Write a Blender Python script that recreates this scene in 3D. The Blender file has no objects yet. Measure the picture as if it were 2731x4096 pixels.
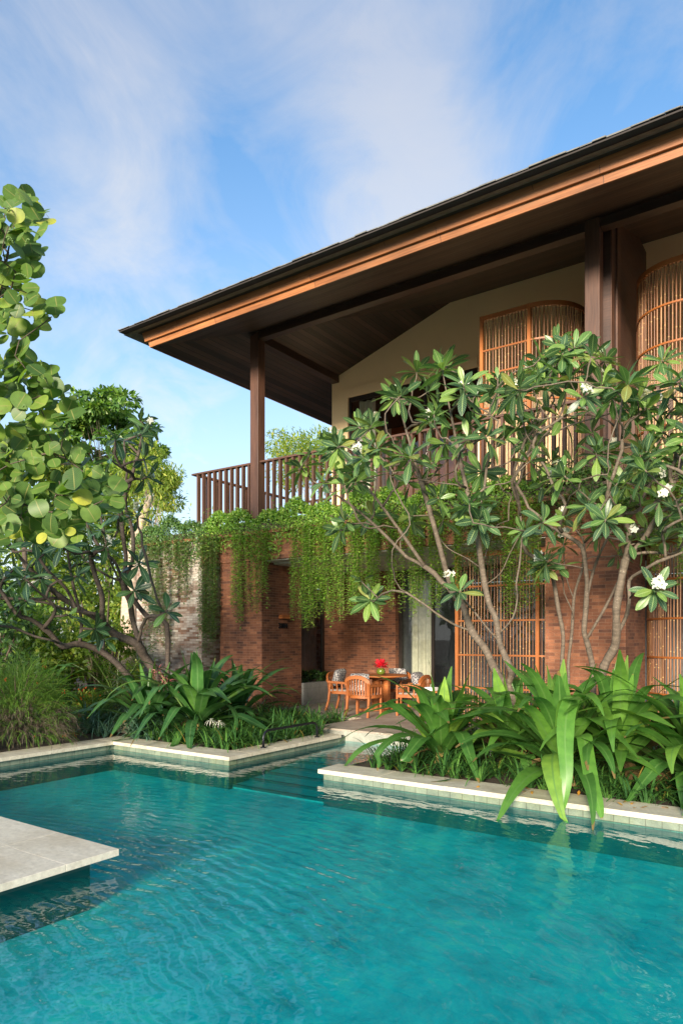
import bpy, math, random
from math import sin, cos, pi, radians, sqrt, exp
from mathutils import Vector, Matrix, Quaternion
R = random.Random(7)
S = bpy.context.scene
COL = S.collection
# ---------------------------------------------------------------- camera measurements
FPX, CXP, HYP, YAW, EYE = 2769.1, 1365.5, 2551.0, radians(34.8), 1.85
EX = (cos(YAW), -sin(YAW)); EY = (sin(YAW), cos(YAW))
DS = 2731 / 1568.0
def at(x, y, Y=None, X=None, z=None, d=None):
    """point of the place seen at (x,y) of the 1568 px wide view on a known plane"""
    r = (x * DS - CXP) / FPX; k = (HYP - y * DS) / FPX
    v = (r * EX[0] + EX[1], r * EY[0] + EY[1], k)
    if z is not None: t = (z - EYE) / v[2]
    elif X is not None: t = X / v[0]
    elif Y is not None: t = Y / v[1]
    else: t = d
    return Vector((v[0] * t, v[1] * t, EYE + v[2] * t))
# ---------------------------------------------------------------- mesh builder
class MB:
    def __init__(s): s.v = []; s.f = []; s.uv = []
    def face(s, pts, uvs):
        i = len(s.v); s.v.extend(pts); s.f.append(tuple(range(i, i + len(pts)))); s.uv.extend(uvs)
    def box(s, x0, x1, y0, y1, z0, z1, skip=''):
        if 'f' not in skip: s.face([(x0,y0,z0),(x1,y0,z0),(x1,y0,z1),(x0,y0,z1)], [(x0,z0),(x1,z0),(x1,z1),(x0,z1)])
        if 'k' not in skip: s.face([(x1,y1,z0),(x0,y1,z0),(x0,y1,z1),(x1,y1,z1)], [(x1,z0),(x0,z0),(x0,z1),(x1,z1)])
        if 'r' not in skip: s.face([(x1,y0,z0),(x1,y1,z0),(x1,y1,z1),(x1,y0,z1)], [(y0,z0),(y1,z0),(y1,z1),(y0,z1)])
        if 'l' not in skip: s.face([(x0,y1,z0),(x0,y0,z0),(x0,y0,z1),(x0,y1,z1)], [(y1,z0),(y0,z0),(y0,z1),(y1,z1)])
        if 't' not in skip: s.face([(x0,y0,z1),(x1,y0,z1),(x1,y1,z1),(x0,y1,z1)], [(x0,y0),(x1,y0),(x1,y1),(x0,y1)])
        if 'b' not in skip: s.face([(x0,y1,z0),(x1,y1,z0),(x1,y0,z0),(x0,y0,z0)], [(x0,y1),(x1,y1),(x1,y0),(x0,y0)])
        return s
    def bar(s, a, b, w, h, up=(0,0,1), grain=True):
        """rectangular bar from a to b"""
        a = Vector(a); b = Vector(b); d = (b - a); L = d.length; d.normalize()
        u = Vector(up); sd = d.cross(u)
        if sd.length < 1e-4: sd = d.cross(Vector((1,0,0)))
        sd.normalize(); u = sd.cross(d)
        c = [(-w/2,-h/2),(w/2,-h/2),(w/2,h/2),(-w/2,h/2)]
        A = [a + sd*p + u*q for p, q in c]; B = [b + sd*p + u*q for p, q in c]
        for k in range(4):
            j = (k+1) % 4; e = w if k % 2 == 0 else h
            s.face([A[k],A[j],B[j],B[k]], [(0,0),(0,e),(L,e),(L,0)])
        s.face([A[3],A[2],A[1],A[0]], [(0,0),(w,0),(w,h),(0,h)]); s.face(B, [(0,0),(w,0),(w,h),(0,h)])
        return s
    def tube(s, pts, rad, n=6, cap=True):
        pts = [Vector(p) for p in pts]
        if not hasattr(rad, '__len__'): rad = [rad] * len(pts)
        base = len(s.v); up = Vector((0.13, 0.21, 0.97)); L = 0.0; last = None; ls = []
        for i, p in enumerate(pts):
            d = (pts[min(i+1, len(pts)-1)] - pts[max(i-1, 0)])
            if d.length < 1e-7: d = Vector((0,0,1))
            d.normalize()
            if last is None:
                a = d.cross(up)
                if a.length < 1e-3: a = d.cross(Vector((1,0,0)))
            else:
                a = last - d * last.dot(d)
            a.normalize(); last = a; b = d.cross(a)
            if i: L += (p - pts[i-1]).length
            ls.append(L)
            for k in range(n):
                t = 2*pi*k/n
                s.v.append(p + (a*cos(t) + b*sin(t)) * rad[i])
        for i in range(len(pts)-1):
            for k in range(n):
                j = (k+1) % n
                s.f.append((base+i*n+k, base+i*n+j, base+(i+1)*n+j, base+(i+1)*n+k))
                r2 = 2*pi*max(rad[i], .004)/n
                s.uv.extend([(ls[i], k*r2), (ls[i], (k+1)*r2), (ls[i+1], (k+1)*r2), (ls[i+1], k*r2)])
        if cap:
            for q, o in ((len(pts)-1, 1), (0, -1)):
                ids = [base+q*n+k for k in range(n)]
                if o < 0: ids.reverse()
                s.f.append(tuple(ids)); s.uv.extend([(0,0)]*n)
        return s
    def lathe(s, c, prof, n=20):
        c = Vector(c); base = len(s.v)
        for r, z in prof:
            for k in range(n): s.v.append(c + Vector((r*cos(2*pi*k/n), r*sin(2*pi*k/n), z)))
        for i in range(len(prof)-1):
            for k in range(n):
                j = (k+1) % n
                s.f.append((base+i*n+k, base+i*n+j, base+(i+1)*n+j, base+(i+1)*n+k))
                s.uv.extend([(k/n, prof[i][1]), ((k+1)/n, prof[i][1]), ((k+1)/n, prof[i+1][1]), (k/n, prof[i+1][1])])
        return s
    def leaf(s, p, d, n, L, W, prof, segs=5, bend=.5, fold=.15, twist=0.0, wave=0.0, kink=None):
        """a blade: three verts across, bending away from its upper side"""
        p = Vector(p); d = Vector(d).normalized(); n = Vector(n); n = n - d*n.dot(d)
        if n.length < 1e-4: n = d.orthogonal()
        n.normalize(); base = len(s.v); st = L/segs; b = bend/segs
        ph = R.random()*6
        for i in range(segs+1):
            u = i/segs; w = prof(u)*W*.5; sd = d.cross(n)
            wv = wave*w*sin(u*11+ph)
            fl = n*(fold*w)
            s.v.append(p - sd*w + fl + n*wv); s.v.append(p.copy()); s.v.append(p + sd*w + fl - n*wv)
            bb = b
            if kink is not None: bb = bend*kink(u)/segs
            cb, sb = cos(bb), sin(bb)
            d, n = d*cb - n*sb, n*cb + d*sb
            if twist:
                q = Quaternion(d, twist/segs); n = q @ n
            p = p + d*st
        for i in range(segs):
            a = base + i*3; u0 = i/segs; u1 = (i+1)/segs
            s.f.append((a, a+1, a+4, a+3)); s.uv.extend([(u0,0),(u0,.5),(u1,.5),(u1,0)])
            s.f.append((a+1, a+2, a+5, a+4)); s.uv.extend([(u0,.5),(u0,1),(u1,1),(u1,.5)])
        return p
    def sphere(s, c, r, n=8, m=6, sq=(1,1,1), jit=0.0):
        c = Vector(c); base = len(s.v)
        for i in range(m+1):
            th = pi*i/m
            for k in range(n):
                ph = 2*pi*k/n; q = r*(1+R.uniform(-jit, jit))
                s.v.append(c + Vector((q*sin(th)*cos(ph)*sq[0], q*sin(th)*sin(ph)*sq[1], q*cos(th)*sq[2])))
        for i in range(m):
            for k in range(n):
                j = (k+1) % n
                s.f.append((base+i*n+k, base+(i+1)*n+k, base+(i+1)*n+j, base+i*n+j)); s.uv.extend([(0,0),(0,1),(1,1),(1,0)])
        return s
    def build(s, name, mat, parent=None, smooth=False, bevel=0, loc=None):
        me = bpy.data.meshes.new(name)
        me.from_pydata([tuple(v) for v in s.v], [], s.f)
        ul = me.uv_layers.new(name='uv')
        flat = [c for uv in s.uv for c in uv]
        ul.data.foreach_set('uv', flat)
        if mat: me.materials.append(mat)
        if smooth: me.polygons.foreach_set('use_smooth', [True]*len(me.polygons))
        o = bpy.data.objects.new(name, me); COL.objects.link(o)
        if parent: o.parent = parent
        if loc is not None:
            if parent is None: o.location = loc
        if bevel:
            m = o.modifiers.new('soft', 'BEVEL'); m.width = bevel; m.segments = 2; m.limit_method = 'ANGLE'; m.angle_limit = radians(50)
            w = o.modifiers.new('weld', 'WELD'); w.merge_threshold = .0005
            o.modifiers.move(1, 0)
        me.update()
        return o
def tag(o, label=None, cat=None, group=None, kind=None):
    if label: o['label'] = label
    if cat: o['category'] = cat
    if group: o['group'] = group
    if kind: o['kind'] = kind
    return o
def empty(name, loc=(0,0,0), rz=0, label=None, cat=None, group=None):
    o = bpy.data.objects.new(name, None); COL.objects.link(o); o.location = loc; o.rotation_euler = (0,0,rz)
    o.empty_display_size = .2
    return tag(o, label, cat, group)
def copy_tree(o, parent=None):
    c = o.copy(); COL.objects.link(c)
    if parent: c.parent = parent
    for ch in list(o.children): copy_tree(ch, c)
    return c
# ---------------------------------------------------------------- materials
def mat(name):
    m = bpy.data.materials.new(name); m.use_nodes = True; nt = m.node_tree; nt.nodes.clear()
    out = nt.nodes.new('ShaderNodeOutputMaterial')
    return m, nt, out
class NT:
    def __init__(s, nt): s.nt = nt
    def n(s, t, **kw):
        nd = s.nt.nodes.new(t)
        for k, v in kw.items():
            if k.startswith('i_'): nd.inputs[k[2:].replace('_', ' ')].default_value = v
            else: setattr(nd, k, v)
        return nd
    def l(s, a, b): s.nt.links.new(a, b)
    def math(s, op, a, b=None, clamp=False):
        m = s.n('ShaderNodeMath', operation=op); m.use_clamp = clamp
        for i, x in enumerate((a, b)):
            if x is None: continue
            if isinstance(x, (int, float)): m.inputs[i].default_value = x
            else: s.l(x, m.inputs[i])
        return m.outputs[0]
    def mix(s, fac, a, b, mode='MIX'):
        m = s.n('ShaderNodeMix', data_type='RGBA', blend_type=mode)
        for k, x in ((0, fac), (6, a), (7, b)):
            if isinstance(x, (int, float)): m.inputs[k].default_value = x
            elif isinstance(x, (tuple, list)): m.inputs[k].default_value = (*x, 1) if len(x) == 3 else x
            else: s.l(x, m.inputs[k])
        return m.outputs[2]
    def ramp(s, fac, stops, interp='LINEAR'):
        r = s.n('ShaderNodeValToRGB'); e = r.color_ramp; e.interpolation = interp
        while len(e.elements) > 1: e.elements.remove(e.elements[-1])
        for i, (p, c) in enumerate(stops):
            if not hasattr(c, '__len__'): c = (c, c, c)
            el = e.elements[0] if i == 0 else e.elements.new(p)
            el.position = p; el.color = (*c, 1)
        s.l(fac, r.inputs[0]); return r.outputs[0]
    def noise(s, vec, scale, detail=4, rough=.55, dist=0):
        n = s.n('ShaderNodeTexNoise'); n.inputs['Scale'].default_value = scale; n.inputs['Detail'].default_value = detail
        n.inputs['Roughness'].default_value = rough; n.inputs['Distortion'].default_value = dist
        if vec is not None: s.l(vec, n.inputs['Vector'])
        return n.outputs['Fac']
    def mapping(s, vec, scale=(1,1,1), loc=(0,0,0), rot=(0,0,0)):
        m = s.n('ShaderNodeMapping'); m.inputs['Scale'].default_value = scale; m.inputs['Location'].default_value = loc; m.inputs['Rotation'].default_value = rot
        s.l(vec, m.inputs['Vector']); return m.outputs[0]
    def uv(s): return s.n('ShaderNodeTexCoord').outputs['UV']
    def pos(s): return s.n('ShaderNodeNewGeometry').outputs['Position']
    def obj(s): return s.n('ShaderNodeTexCoord').outputs['Object']
    def bump(s, h, strength=.4, dist=.02):
        b = s.n('ShaderNodeBump'); b.inputs['Strength'].default_value = strength; b.inputs['Distance'].default_value = dist
        s.l(h, b.inputs['Height']); return b.outputs[0]
    def pbsdf(s, col, rough=.6, normal=None, **kw):
        p = s.n('ShaderNodeBsdfPrincipled')
        for k, x in (('Base Color', col), ('Roughness', rough), ('Normal', normal)):
            if x is None: continue
            if isinstance(x, (int, float)): p.inputs[k].default_value = x
            elif isinstance(x, (tuple, list)): p.inputs[k].default_value = (*x, 1)
            else: s.l(x, p.inputs[k])
        for k, x in kw.items(): p.inputs[k.replace('_', ' ')].default_value = x
        return p.outputs[0]
def leaf_mat(name, stops, rib=(.35,.42,.16), ribw=.05, rough=.4, transl=.3, veins=0.0, under=1.35, tcol=1.5, spec=.5, tip=None, spots=0):
    m, nt, out = mat(name); N = NT(nt)
    g = N.n('ShaderNodeNewGeometry'); c = N.ramp(g.outputs['Random Per Island'], stops)
    sx = N.n('ShaderNodeSeparateXYZ'); N.l(N.uv(), sx.inputs[0])
    av = N.math('ABSOLUTE', N.math('SUBTRACT', sx.outputs[1], .5))
    big = N.noise(N.pos(), 9.0, 3)
    c = N.mix(1.0, c, N.ramp(big, [(.3, (.75,.8,.8)), (.7, (1.2,1.15,1.1))]), 'MULTIPLY')
    if veins:
        w = N.math('SINE', N.math('ADD', N.math('MULTIPLY', sx.outputs[0], 75.0), N.math('MULTIPLY', av, -22.0)))
        c = N.mix(N.math('MULTIPLY', N.math('GREATER_THAN', w, .72), veins), c, rib)
    if ribw > 0: c = N.mix(N.math('MULTIPLY', N.math('LESS_THAN', av, ribw), .8), c, rib)
    if tip: c = N.mix(N.math('MULTIPLY', N.math('GREATER_THAN', N.math('ADD', sx.outputs[0], N.math('MULTIPLY', big, .16)), N.math('ADD', N.math('MULTIPLY', g.outputs['Random Per Island'], .14), 1.0)), .85), c, tip)
    if spots: c = N.mix(N.ramp(N.noise(N.pos(), 26, 3, .6), [(.66, 0.0), (.72, spots)]), c, (.16,.09,.03))
    c2 = N.mix(g.outputs['Backfacing'], c, N.mix(1.0, c, (under, under*.97, under*.95), 'MULTIPLY'))
    bs = N.pbsdf(c2, rough, N.bump(N.math('MULTIPLY', av, -1.0), .25, .03), Specular_IOR_Level=spec)
    t = N.n('ShaderNodeBsdfTranslucent'); N.l(N.mix(1.0, c2, (tcol, tcol*1.1, tcol*.45), 'MULTIPLY'), t.inputs['Color'])
    mx = N.n('ShaderNodeMixShader'); mx.inputs[0].default_value = transl
    N.l(bs, mx.inputs[1]); N.l(t.outputs[0], mx.inputs[2]); N.l(mx.outputs[0], out.inputs[0]); return m
def brick_mat(name, dark, mid, light, mortar, white=0.0, bw=.21, bh=.057, stain=.75):
    m, nt, out = mat(name); N = NT(nt); uv = N.uv()
    # courses wander slightly, like hand-laid brick
    nz = N.n('ShaderNodeTexNoise'); nz.inputs['Scale'].default_value = 2.2; N.l(uv, nz.inputs['Vector'])
    vm = N.n('ShaderNodeVectorMath', operation='MULTIPLY_ADD'); vm.inputs[1].default_value = (.03, .014, 0); N.l(nz.outputs['Color'], vm.inputs[0]); N.l(uv, vm.inputs[2])
    def brick(c1, c2, mo, ms):
        b = N.n('ShaderNodeTexBrick'); b.offset = .5; b.inputs['Scale'].default_value = 1; b.inputs['Brick Width'].default_value = bw
        b.inputs['Row Height'].default_value = bh; b.inputs['Mortar Size'].default_value = ms; b.inputs['Mortar Smooth'].default_value = .3
        b.inputs['Color1'].default_value = (*c1, 1); b.inputs['Color2'].default_value = (*c2, 1); b.inputs['Mortar'].default_value = (*mo, 1)
        N.l(vm.outputs[0], b.inputs['Vector']); return b
    b = brick((0,0,0), (1,1,1), (.45,.45,.45), .0035)
    rnd = N.math('ADD', N.math('MULTIPLY', b.outputs['Color'], .75), N.math('MULTIPLY', N.noise(uv, 5, 5, .7), .45))
    c = N.ramp(rnd, [(.2, dark), (.5, mid), (.74, mid), (1.0, light)])
    fine = N.noise(uv, 60, 4, .7)
    c = N.mix(1.0, c, N.ramp(fine, [(.3, .72), (.7, 1.18)]), 'MULTIPLY')
    big = N.noise(N.mapping(uv, (1.6, .55, 1)), 1.1, 5, .65)
    c = N.mix(1.0, c, N.ramp(big, [(.35, 1-stain*.6), (.62, 1.12)]), 'MULTIPLY')
    if white:
        wn = N.noise(N.mapping(uv, (.9, .5, 1), (3,1,0)), 1.3, 6, .7)
        pick = N.math('ADD', N.math('MULTIPLY', b.outputs['Color'], .38), wn)
        pick = N.math('ADD', pick, N.math('MULTIPLY', fine, .25))
        k = N.ramp(pick, [(.62, 0.0), (1.05, white)])
        c = N.mix(k, c, N.mix(N.noise(uv, 14, 3), (.40,.36,.31), (.60,.56,.49)))
        sn = N.noise(N.mapping(uv, (1.5, .8, 1), (7,3,0)), 2.0, 5, .7)
        c = N.mix(N.ramp(sn, [(.58, 0.0), (.75, .6)]), c, (.12,.12,.115))
    c = N.mix(N.math('MULTIPLY', b.outputs['Fac'], .8), c, mortar)
    h = N.math('ADD', N.math('MULTIPLY', b.outputs['Fac'], -1.0), N.math('MULTIPLY', fine, .5))
    h = N.math('ADD', h, N.math('MULTIPLY', b.outputs['Color'], .5))
    N.l(N.pbsdf(c, .85, N.bump(h, .6, .012)), out.inputs[0]); return m
def wood_mat(name, c1, c2, c3, rough=.45, scale=1.0, groove=0.0, gdark=.25, worn=0.0, joint=0.0):
    """u runs along the grain"""
    m, nt, out = mat(name); N = NT(nt); uv = N.uv()
    f = N.noise(N.mapping(uv, (1.2*scale, 26*scale, 1)), 1.6, 6, .6, .4)
    c = N.ramp(f, [(.3, c1), (.52, c2), (.75, c3)])
    b = N.noise(N.mapping(uv, (.45, 2.2, 1)), 1.3, 3)
    c = N.mix(1.0, c, N.ramp(b, [(.3, .62), (.7, 1.3)]), 'MULTIPLY')
    if worn:
        wn = N.noise(N.mapping(uv, (.5, 3, 1), (2,5,1)), 1.2, 6, .7)
        c = N.mix(N.ramp(wn, [(.5, 0.0), (.72, worn)]), c, (.30,.18,.10))
    h = f
    if joint:
        sj = N.n('ShaderNodeSeparateXYZ'); N.l(uv, sj.inputs[0]); uj = N.math('ADD', N.math('DIVIDE', sj.outputs[0], joint), N.math('MULTIPLY', N.math('FLOOR', N.math('MULTIPLY', sj.outputs[1], 6.5)), .37))
        wj = N.n('ShaderNodeTexWhiteNoise'); wj.noise_dimensions = '1D'; N.l(N.math('FLOOR', uj), wj.inputs['W'])
        c = N.mix(1.0, c, N.ramp(wj.outputs['Value'], [(0, (.70,.66,.62)), (1, (1.3,1.3,1.3))]), 'MULTIPLY')
        c = N.mix(N.math('MULTIPLY', N.math('LESS_THAN', N.math('FRACT', uj), .0035), .85), c, (.02,.01,.006))
    if groove:
        sx = N.n('ShaderNodeSeparateXYZ'); N.l(uv, sx.inputs[0])
        fr = N.math('FRACT', N.math('DIVIDE', sx.outputs[1], groove))
        ln = N.math('LESS_THAN', fr, .15)
        idx = N.math('FLOOR', N.math('DIVIDE', sx.outputs[1], groove))
        wh = N.n('ShaderNodeTexWhiteNoise'); wh.noise_dimensions = '1D'; N.l(idx, wh.inputs['W'])
        c = N.mix(1.0, c, N.ramp(wh.outputs['Value'], [(0, .5), (1, 1.6)]), 'MULTIPLY')
        c = N.mix(N.math('MULTIPLY', ln, 1-gdark), c, (.004,.003,.003))
        h = N.math('SUBTRACT', N.math('MULTIPLY', f, .25), ln)
    rr = N.ramp(f, [(.2, max(rough-.12, .05)), (.8, min(rough+.15, 1))])
    N.l(N.pbsdf(c, rr, N.bump(h, .3, .006)), out.inputs[0]); return m
def stone_mat(name, c1, c2, scale=3.0, rough=.65, joint=None, jw=.006, bump=.25, stain=None, wet=None):
    m, nt, out = mat(name); N = NT(nt); uv = N.uv(); p = N.pos()
    f = N.noise(N.mapping(p, (1, 2.2, 1)), scale, 8, .68, .6); g = N.noise(p, scale*14, 4, .7)
    c = N.mix(N.ramp(f, [(.32, 0.0), (.68, 1.0)]), c1, c2)
    c = N.mix(1.0, c, N.ramp(g, [(.3, .82), (.7, 1.12)]), 'MULTIPLY')
    if stain:
        st = N.noise(p, .8, 5, .65); c = N.mix(N.ramp(st, [(.5, 0.0), (.7, .6)]), c, stain)
    h = N.math('ADD', f, N.math('MULTIPLY', g, .6))
    if joint:
        b = N.n('ShaderNodeTexBrick'); b.offset = .5; b.inputs['Scale'].default_value = 1; b.inputs['Brick Width'].default_value = joint[0]; b.inputs['Row Height'].default_value = joint[1]
        b.inputs['Mortar Size'].default_value = jw; b.inputs['Color1'].default_value = (.90,.90,.90,1); b.inputs['Color2'].default_value = (1.08,1.07,1.06,1); b.inputs['Mortar'].default_value = (.55,.53,.50,1)
        N.l(uv, b.inputs['Vector']); c = N.mix(1.0, c, b.outputs['Color'], 'MULTIPLY')
        h = N.math('SUBTRACT', h, N.math('MULTIPLY', b.outputs['Fac'], 1.5))
    N.l(N.pbsdf(c, rough, N.bump(h, bump, .01)), out.inputs[0]); return m
def plain_mat(name, c, rough=.5, metallic=0.0, var=.15, scale=8, spec=.5):
    m, nt, out = mat(name); N = NT(nt)
    f = N.noise(N.obj(), scale, 5, .6)
    col = N.mix(1.0, c, N.ramp(f, [(.3, 1-var), (.7, 1+var)]), 'MULTIPLY')
    N.l(N.pbsdf(col, rough, N.bump(f, .08, .01), Metallic=metallic, Specular_IOR_Level=spec), out.inputs[0]); return m
M = {}
M['brick'] = brick_mat('red_brick', (.105,.042,.026), (.225,.083,.040), (.34,.135,.065), (.27,.155,.10))
M['brick_white'] = brick_mat('weathered_brick', (.20,.115,.075), (.25,.125,.075), (.34,.18,.11), (.20,.17,.14), white=.95)
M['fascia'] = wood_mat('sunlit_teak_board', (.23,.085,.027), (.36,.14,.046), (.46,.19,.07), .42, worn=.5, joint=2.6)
M['darkwood'] = wood_mat('dark_stained_wood', (.035,.017,.012), (.055,.026,.018), (.08,.038,.025), .5)
M['railwood'] = wood_mat('brown_rail_wood', (.060,.028,.017), (.092,.042,.026), (.125,.058,.034), .5)
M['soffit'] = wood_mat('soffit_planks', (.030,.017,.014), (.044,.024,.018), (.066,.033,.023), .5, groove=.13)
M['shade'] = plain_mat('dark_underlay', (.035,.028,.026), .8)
M['shingle'] = stone_mat('grey_wood_shingle', (.09,.09,.088), (.20,.195,.18), 6, .85)
M['teak'] = wood_mat('orange_teak', (.24,.065,.015), (.37,.11,.025), (.50,.18,.05), .55)
M['screenwood'] = wood_mat('red_screen_frame', (.26,.075,.016), (.36,.115,.026), (.43,.15,.036), .4)
M['travertine'] = stone_mat('pale_travertine', (.42,.37,.28), (.66,.60,.48), 2.6, .55, stain=(.33,.26,.17))
M['deckstone'] = stone_mat('travertine_slabs', (.54,.485,.38), (.72,.66,.54), 1.6, .55, stain=(.42,.33,.21))
M['patiostone'] = stone_mat('patio_stone', (.27,.22,.175), (.44,.38,.31), 2.0, .55, joint=(.6,.3), jw=.005, stain=(.20,.13,.09))
M['concrete'] = stone_mat('grey_concrete', (.17,.175,.165), (.27,.27,.25), 2.5, .8, joint=(.55,.3), jw=.003)
M['granite'] = stone_mat('rough_grey_stone', (.20,.20,.17), (.36,.36,.30), 4, .85, bump=.6)
M['plaster'] = plain_mat('cream_plaster', (.90,.66,.38), .85, var=.05, scale=.9)
M['soil'] = stone_mat('dark_soil', (.035,.024,.016), (.075,.05,.032), 6, .95, bump=.8)
M['ceilwhite'] = stone_mat('grey_white_render', (.42,.41,.37), (.55,.53,.48), 1.5, .8, bump=.05)
M['metal'] = plain_mat('black_metal', (.02,.022,.028), .35, .6)
M['frame'] = plain_mat('dark_bronze_frame', (.035,.026,.022), .35, .3)
M['curtain'] = plain_mat('cream_curtain', (.62,.57,.42), .9)
M['curtain_grey'] = plain_mat('grey_sheer_curtain', (.20,.21,.22), .9)
M['pad'] = plain_mat('taupe_seat_pad', (.23,.19,.165), .9, var=.25, scale=60)
M['white'] = plain_mat('white_cloth', (.8,.8,.78), .85)
def bamboo_mat():
    m, nt, out = mat('bamboo_canes'); N = NT(nt); g = N.n('ShaderNodeNewGeometry')
    c = N.ramp(g.outputs['Random Per Island'], [(0, (.11,.042,.017)), (.4, (.19,.075,.028)), (.75, (.28,.13,.052)), (1, (.36,.19,.085))])
    sx = N.n('ShaderNodeSeparateXYZ'); N.l(N.uv(), sx.inputs[0])
    t = N.math('FRACT', N.math('ADD', N.math('MULTIPLY', sx.outputs[0], 1.9), N.math('MULTIPLY', g.outputs['Random Per Island'], 7.3)))
    ring = N.math('LESS_THAN', t, .035)
    c = N.mix(1.0, c, N.ramp(N.noise(N.mapping(N.pos(), (14,14,1.2)), 2, 4), [(.3, .6), (.7, 1.35)]), 'MULTIPLY')
    c = N.mix(N.math('MULTIPLY', ring, .6), c, (.60,.38,.15))
    N.l(N.pbsdf(c, .38, N.bump(ring, .5, .006)), out.inputs[0]); return m
M['bamboo'] = bamboo_mat()
def glass_mat():
    m, nt, out = mat('window_glass'); N = NT(nt)
    tr = N.n('ShaderNodeBsdfTransparent'); tr.inputs[0].default_value = (.75,.80,.82,1)
    gl = N.n('ShaderNodeBsdfGlossy'); gl.inputs['Roughness'].default_value = .02; gl.inputs[0].default_value = (1,1,1,1)
    fr = N.n('ShaderNodeFresnel'); fr.inputs[0].default_value = 1.5
    mx = N.n('ShaderNodeMixShader'); N.l(N.math('MULTIPLY_ADD' if False else 'ADD', fr.outputs[0], .02), mx.inputs[0]); N.l(tr.outputs[0], mx.inputs[1]); N.l(gl.outputs[0], mx.inputs[2])
    N.l(mx.outputs[0], out.inputs[0]); return m
M['glass'] = glass_mat()
def water_mat():
    m, nt, out = mat('pool_water'); N = NT(nt); p = N.pos()
    # long ripples travelling over the near left part of the pool, calm elsewhere
    w = N.n('ShaderNodeTexWave', wave_type='RINGS', rings_direction='SPHERICAL'); w.inputs['Scale'].default_value = 2.3; w.inputs['Distortion'].default_value = 6.0
    w.inputs['Detail'].default_value = 3; w.inputs['Detail Scale'].default_value = 1.4
    N.l(N.mapping(p, (1,1,1), (5.0,1.2,0)), w.inputs['Vector'])
    vd = N.n('ShaderNodeVectorMath', operation='DISTANCE'); vd.inputs[1].default_value = (-3.7, 2.6, 0); N.l(p, vd.inputs[0])
    k = N.ramp(N.math('DIVIDE', vd.outputs['Value'], 10), [(.08, 1.0), (.30, .14), (.6, .05)])
    s1 = N.noise(N.mapping(p, (1,1,1)), 2.4, 4, .55, .4); s2 = N.noise(p, 9, 3, .5, .3)
    h = N.math('ADD', N.math('MULTIPLY', N.math('MULTIPLY', w.outputs['Fac'], k), .55), N.math('MULTIPLY', s1, .55))
    h = N.math('ADD', h, N.math('MULTIPLY', N.math('MULTIPLY', s2, k), .25))
    nrm = N.bump(h, .34, .05)
    tr = N.n('ShaderNodeBsdfTransparent'); tr.inputs[0].default_value = (.20,.85,.90,1)
    gl = N.n('ShaderNodeBsdfGlossy'); gl.inputs['Roughness'].default_value = .03; gl.inputs[0].default_value = (1,1,1,1); N.l(nrm, gl.inputs['Normal'])
    ge = N.n('ShaderNodeNewGeometry'); dp = N.n('ShaderNodeVectorMath', operation='DOT_PRODUCT'); N.l(nrm, dp.inputs[0]); N.l(ge.outputs['Incoming'], dp.inputs[1])
    c5 = N.math('POWER', N.math('SUBTRACT', 1.0, N.math('ABSOLUTE', dp.outputs['Value']), True), 5.0)
    mx = N.n('ShaderNodeMixShader'); N.l(N.math('ADD', N.math('MULTIPLY', c5, .96), .036, True), mx.inputs[0]); N.l(tr.outputs[0], mx.inputs[1]); N.l(gl.outputs[0], mx.inputs[2])
    N.l(mx.outputs[0], out.inputs[0]); return m
M['water'] = water_mat()
def pooltile_mat(name='green_pool_stone', dark=1.0):
    m, nt, out = mat(name); N = NT(nt); uv = N.uv()
    nz = N.n('ShaderNodeTexNoise'); nz.inputs['Scale'].default_value = 2.5; nz.inputs['Detail'].default_value = 2; N.l(uv, nz.inputs['Vector'])
    vm = N.n('ShaderNodeVectorMath', operation='MULTIPLY_ADD'); vm.inputs[1].default_value = (.10,.10,0); N.l(nz.outputs['Color'], vm.inputs[0]); N.l(uv, vm.inputs[2])
    b = N.n('ShaderNodeTexBrick'); b.offset = .5; b.inputs['Scale'].default_value = 1; b.inputs['Brick Width'].default_value = .15; b.inputs['Row Height'].default_value = .15; b.inputs['Mortar Size'].default_value = .003
    b.inputs['Color1'].default_value = (0,0,0,1); b.inputs['Color2'].default_value = (1,1,1,1); b.inputs['Mortar'].default_value = (.2,.2,.2,1); N.l(vm.outputs[0], b.inputs['Vector'])
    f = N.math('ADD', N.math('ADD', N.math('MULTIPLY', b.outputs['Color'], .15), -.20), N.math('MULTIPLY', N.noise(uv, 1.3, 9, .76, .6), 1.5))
    c = N.ramp(f, [(.25, (.02,.22,.22)), (.5, (.06,.42,.41)), (.72, (.12,.55,.50)), (.95, (.42,.66,.46))])  # stone mottling; the palest stop stands in for sun caustics
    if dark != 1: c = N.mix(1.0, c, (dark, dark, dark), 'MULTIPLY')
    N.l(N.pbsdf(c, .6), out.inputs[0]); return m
M['pooltile'] = pooltile_mat(); M['pooltile_wall'] = pooltile_mat('shaded_pool_wall_stone', .13); M['pooltile_step'] = pooltile_mat('shaded_step_stone', .62)  # wall and step copies darkened, underwater shade put into the colour
M['stepedge'] = stone_mat('dark_step_edge', (.012,.05,.05), (.02,.075,.072), 4, .6)
M['edgetile'] = stone_mat('waterline_tile', (.10,.135,.105), (.22,.26,.19), 5, .6, joint=(.15,.3), jw=.005, stain=(.13,.15,.035))
EXPOSURE = 1.92
CLOUD_OFF = (.35, .4, 0)
SKY_TINT = (.39, .51, .57)
CLOUD_LO = (2.0, 2.05, 2.05); CLOUD_MID = (1.68, 1.74, 1.8); CLOUD_HI = (1.05, 1.16, 1.40)
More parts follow.
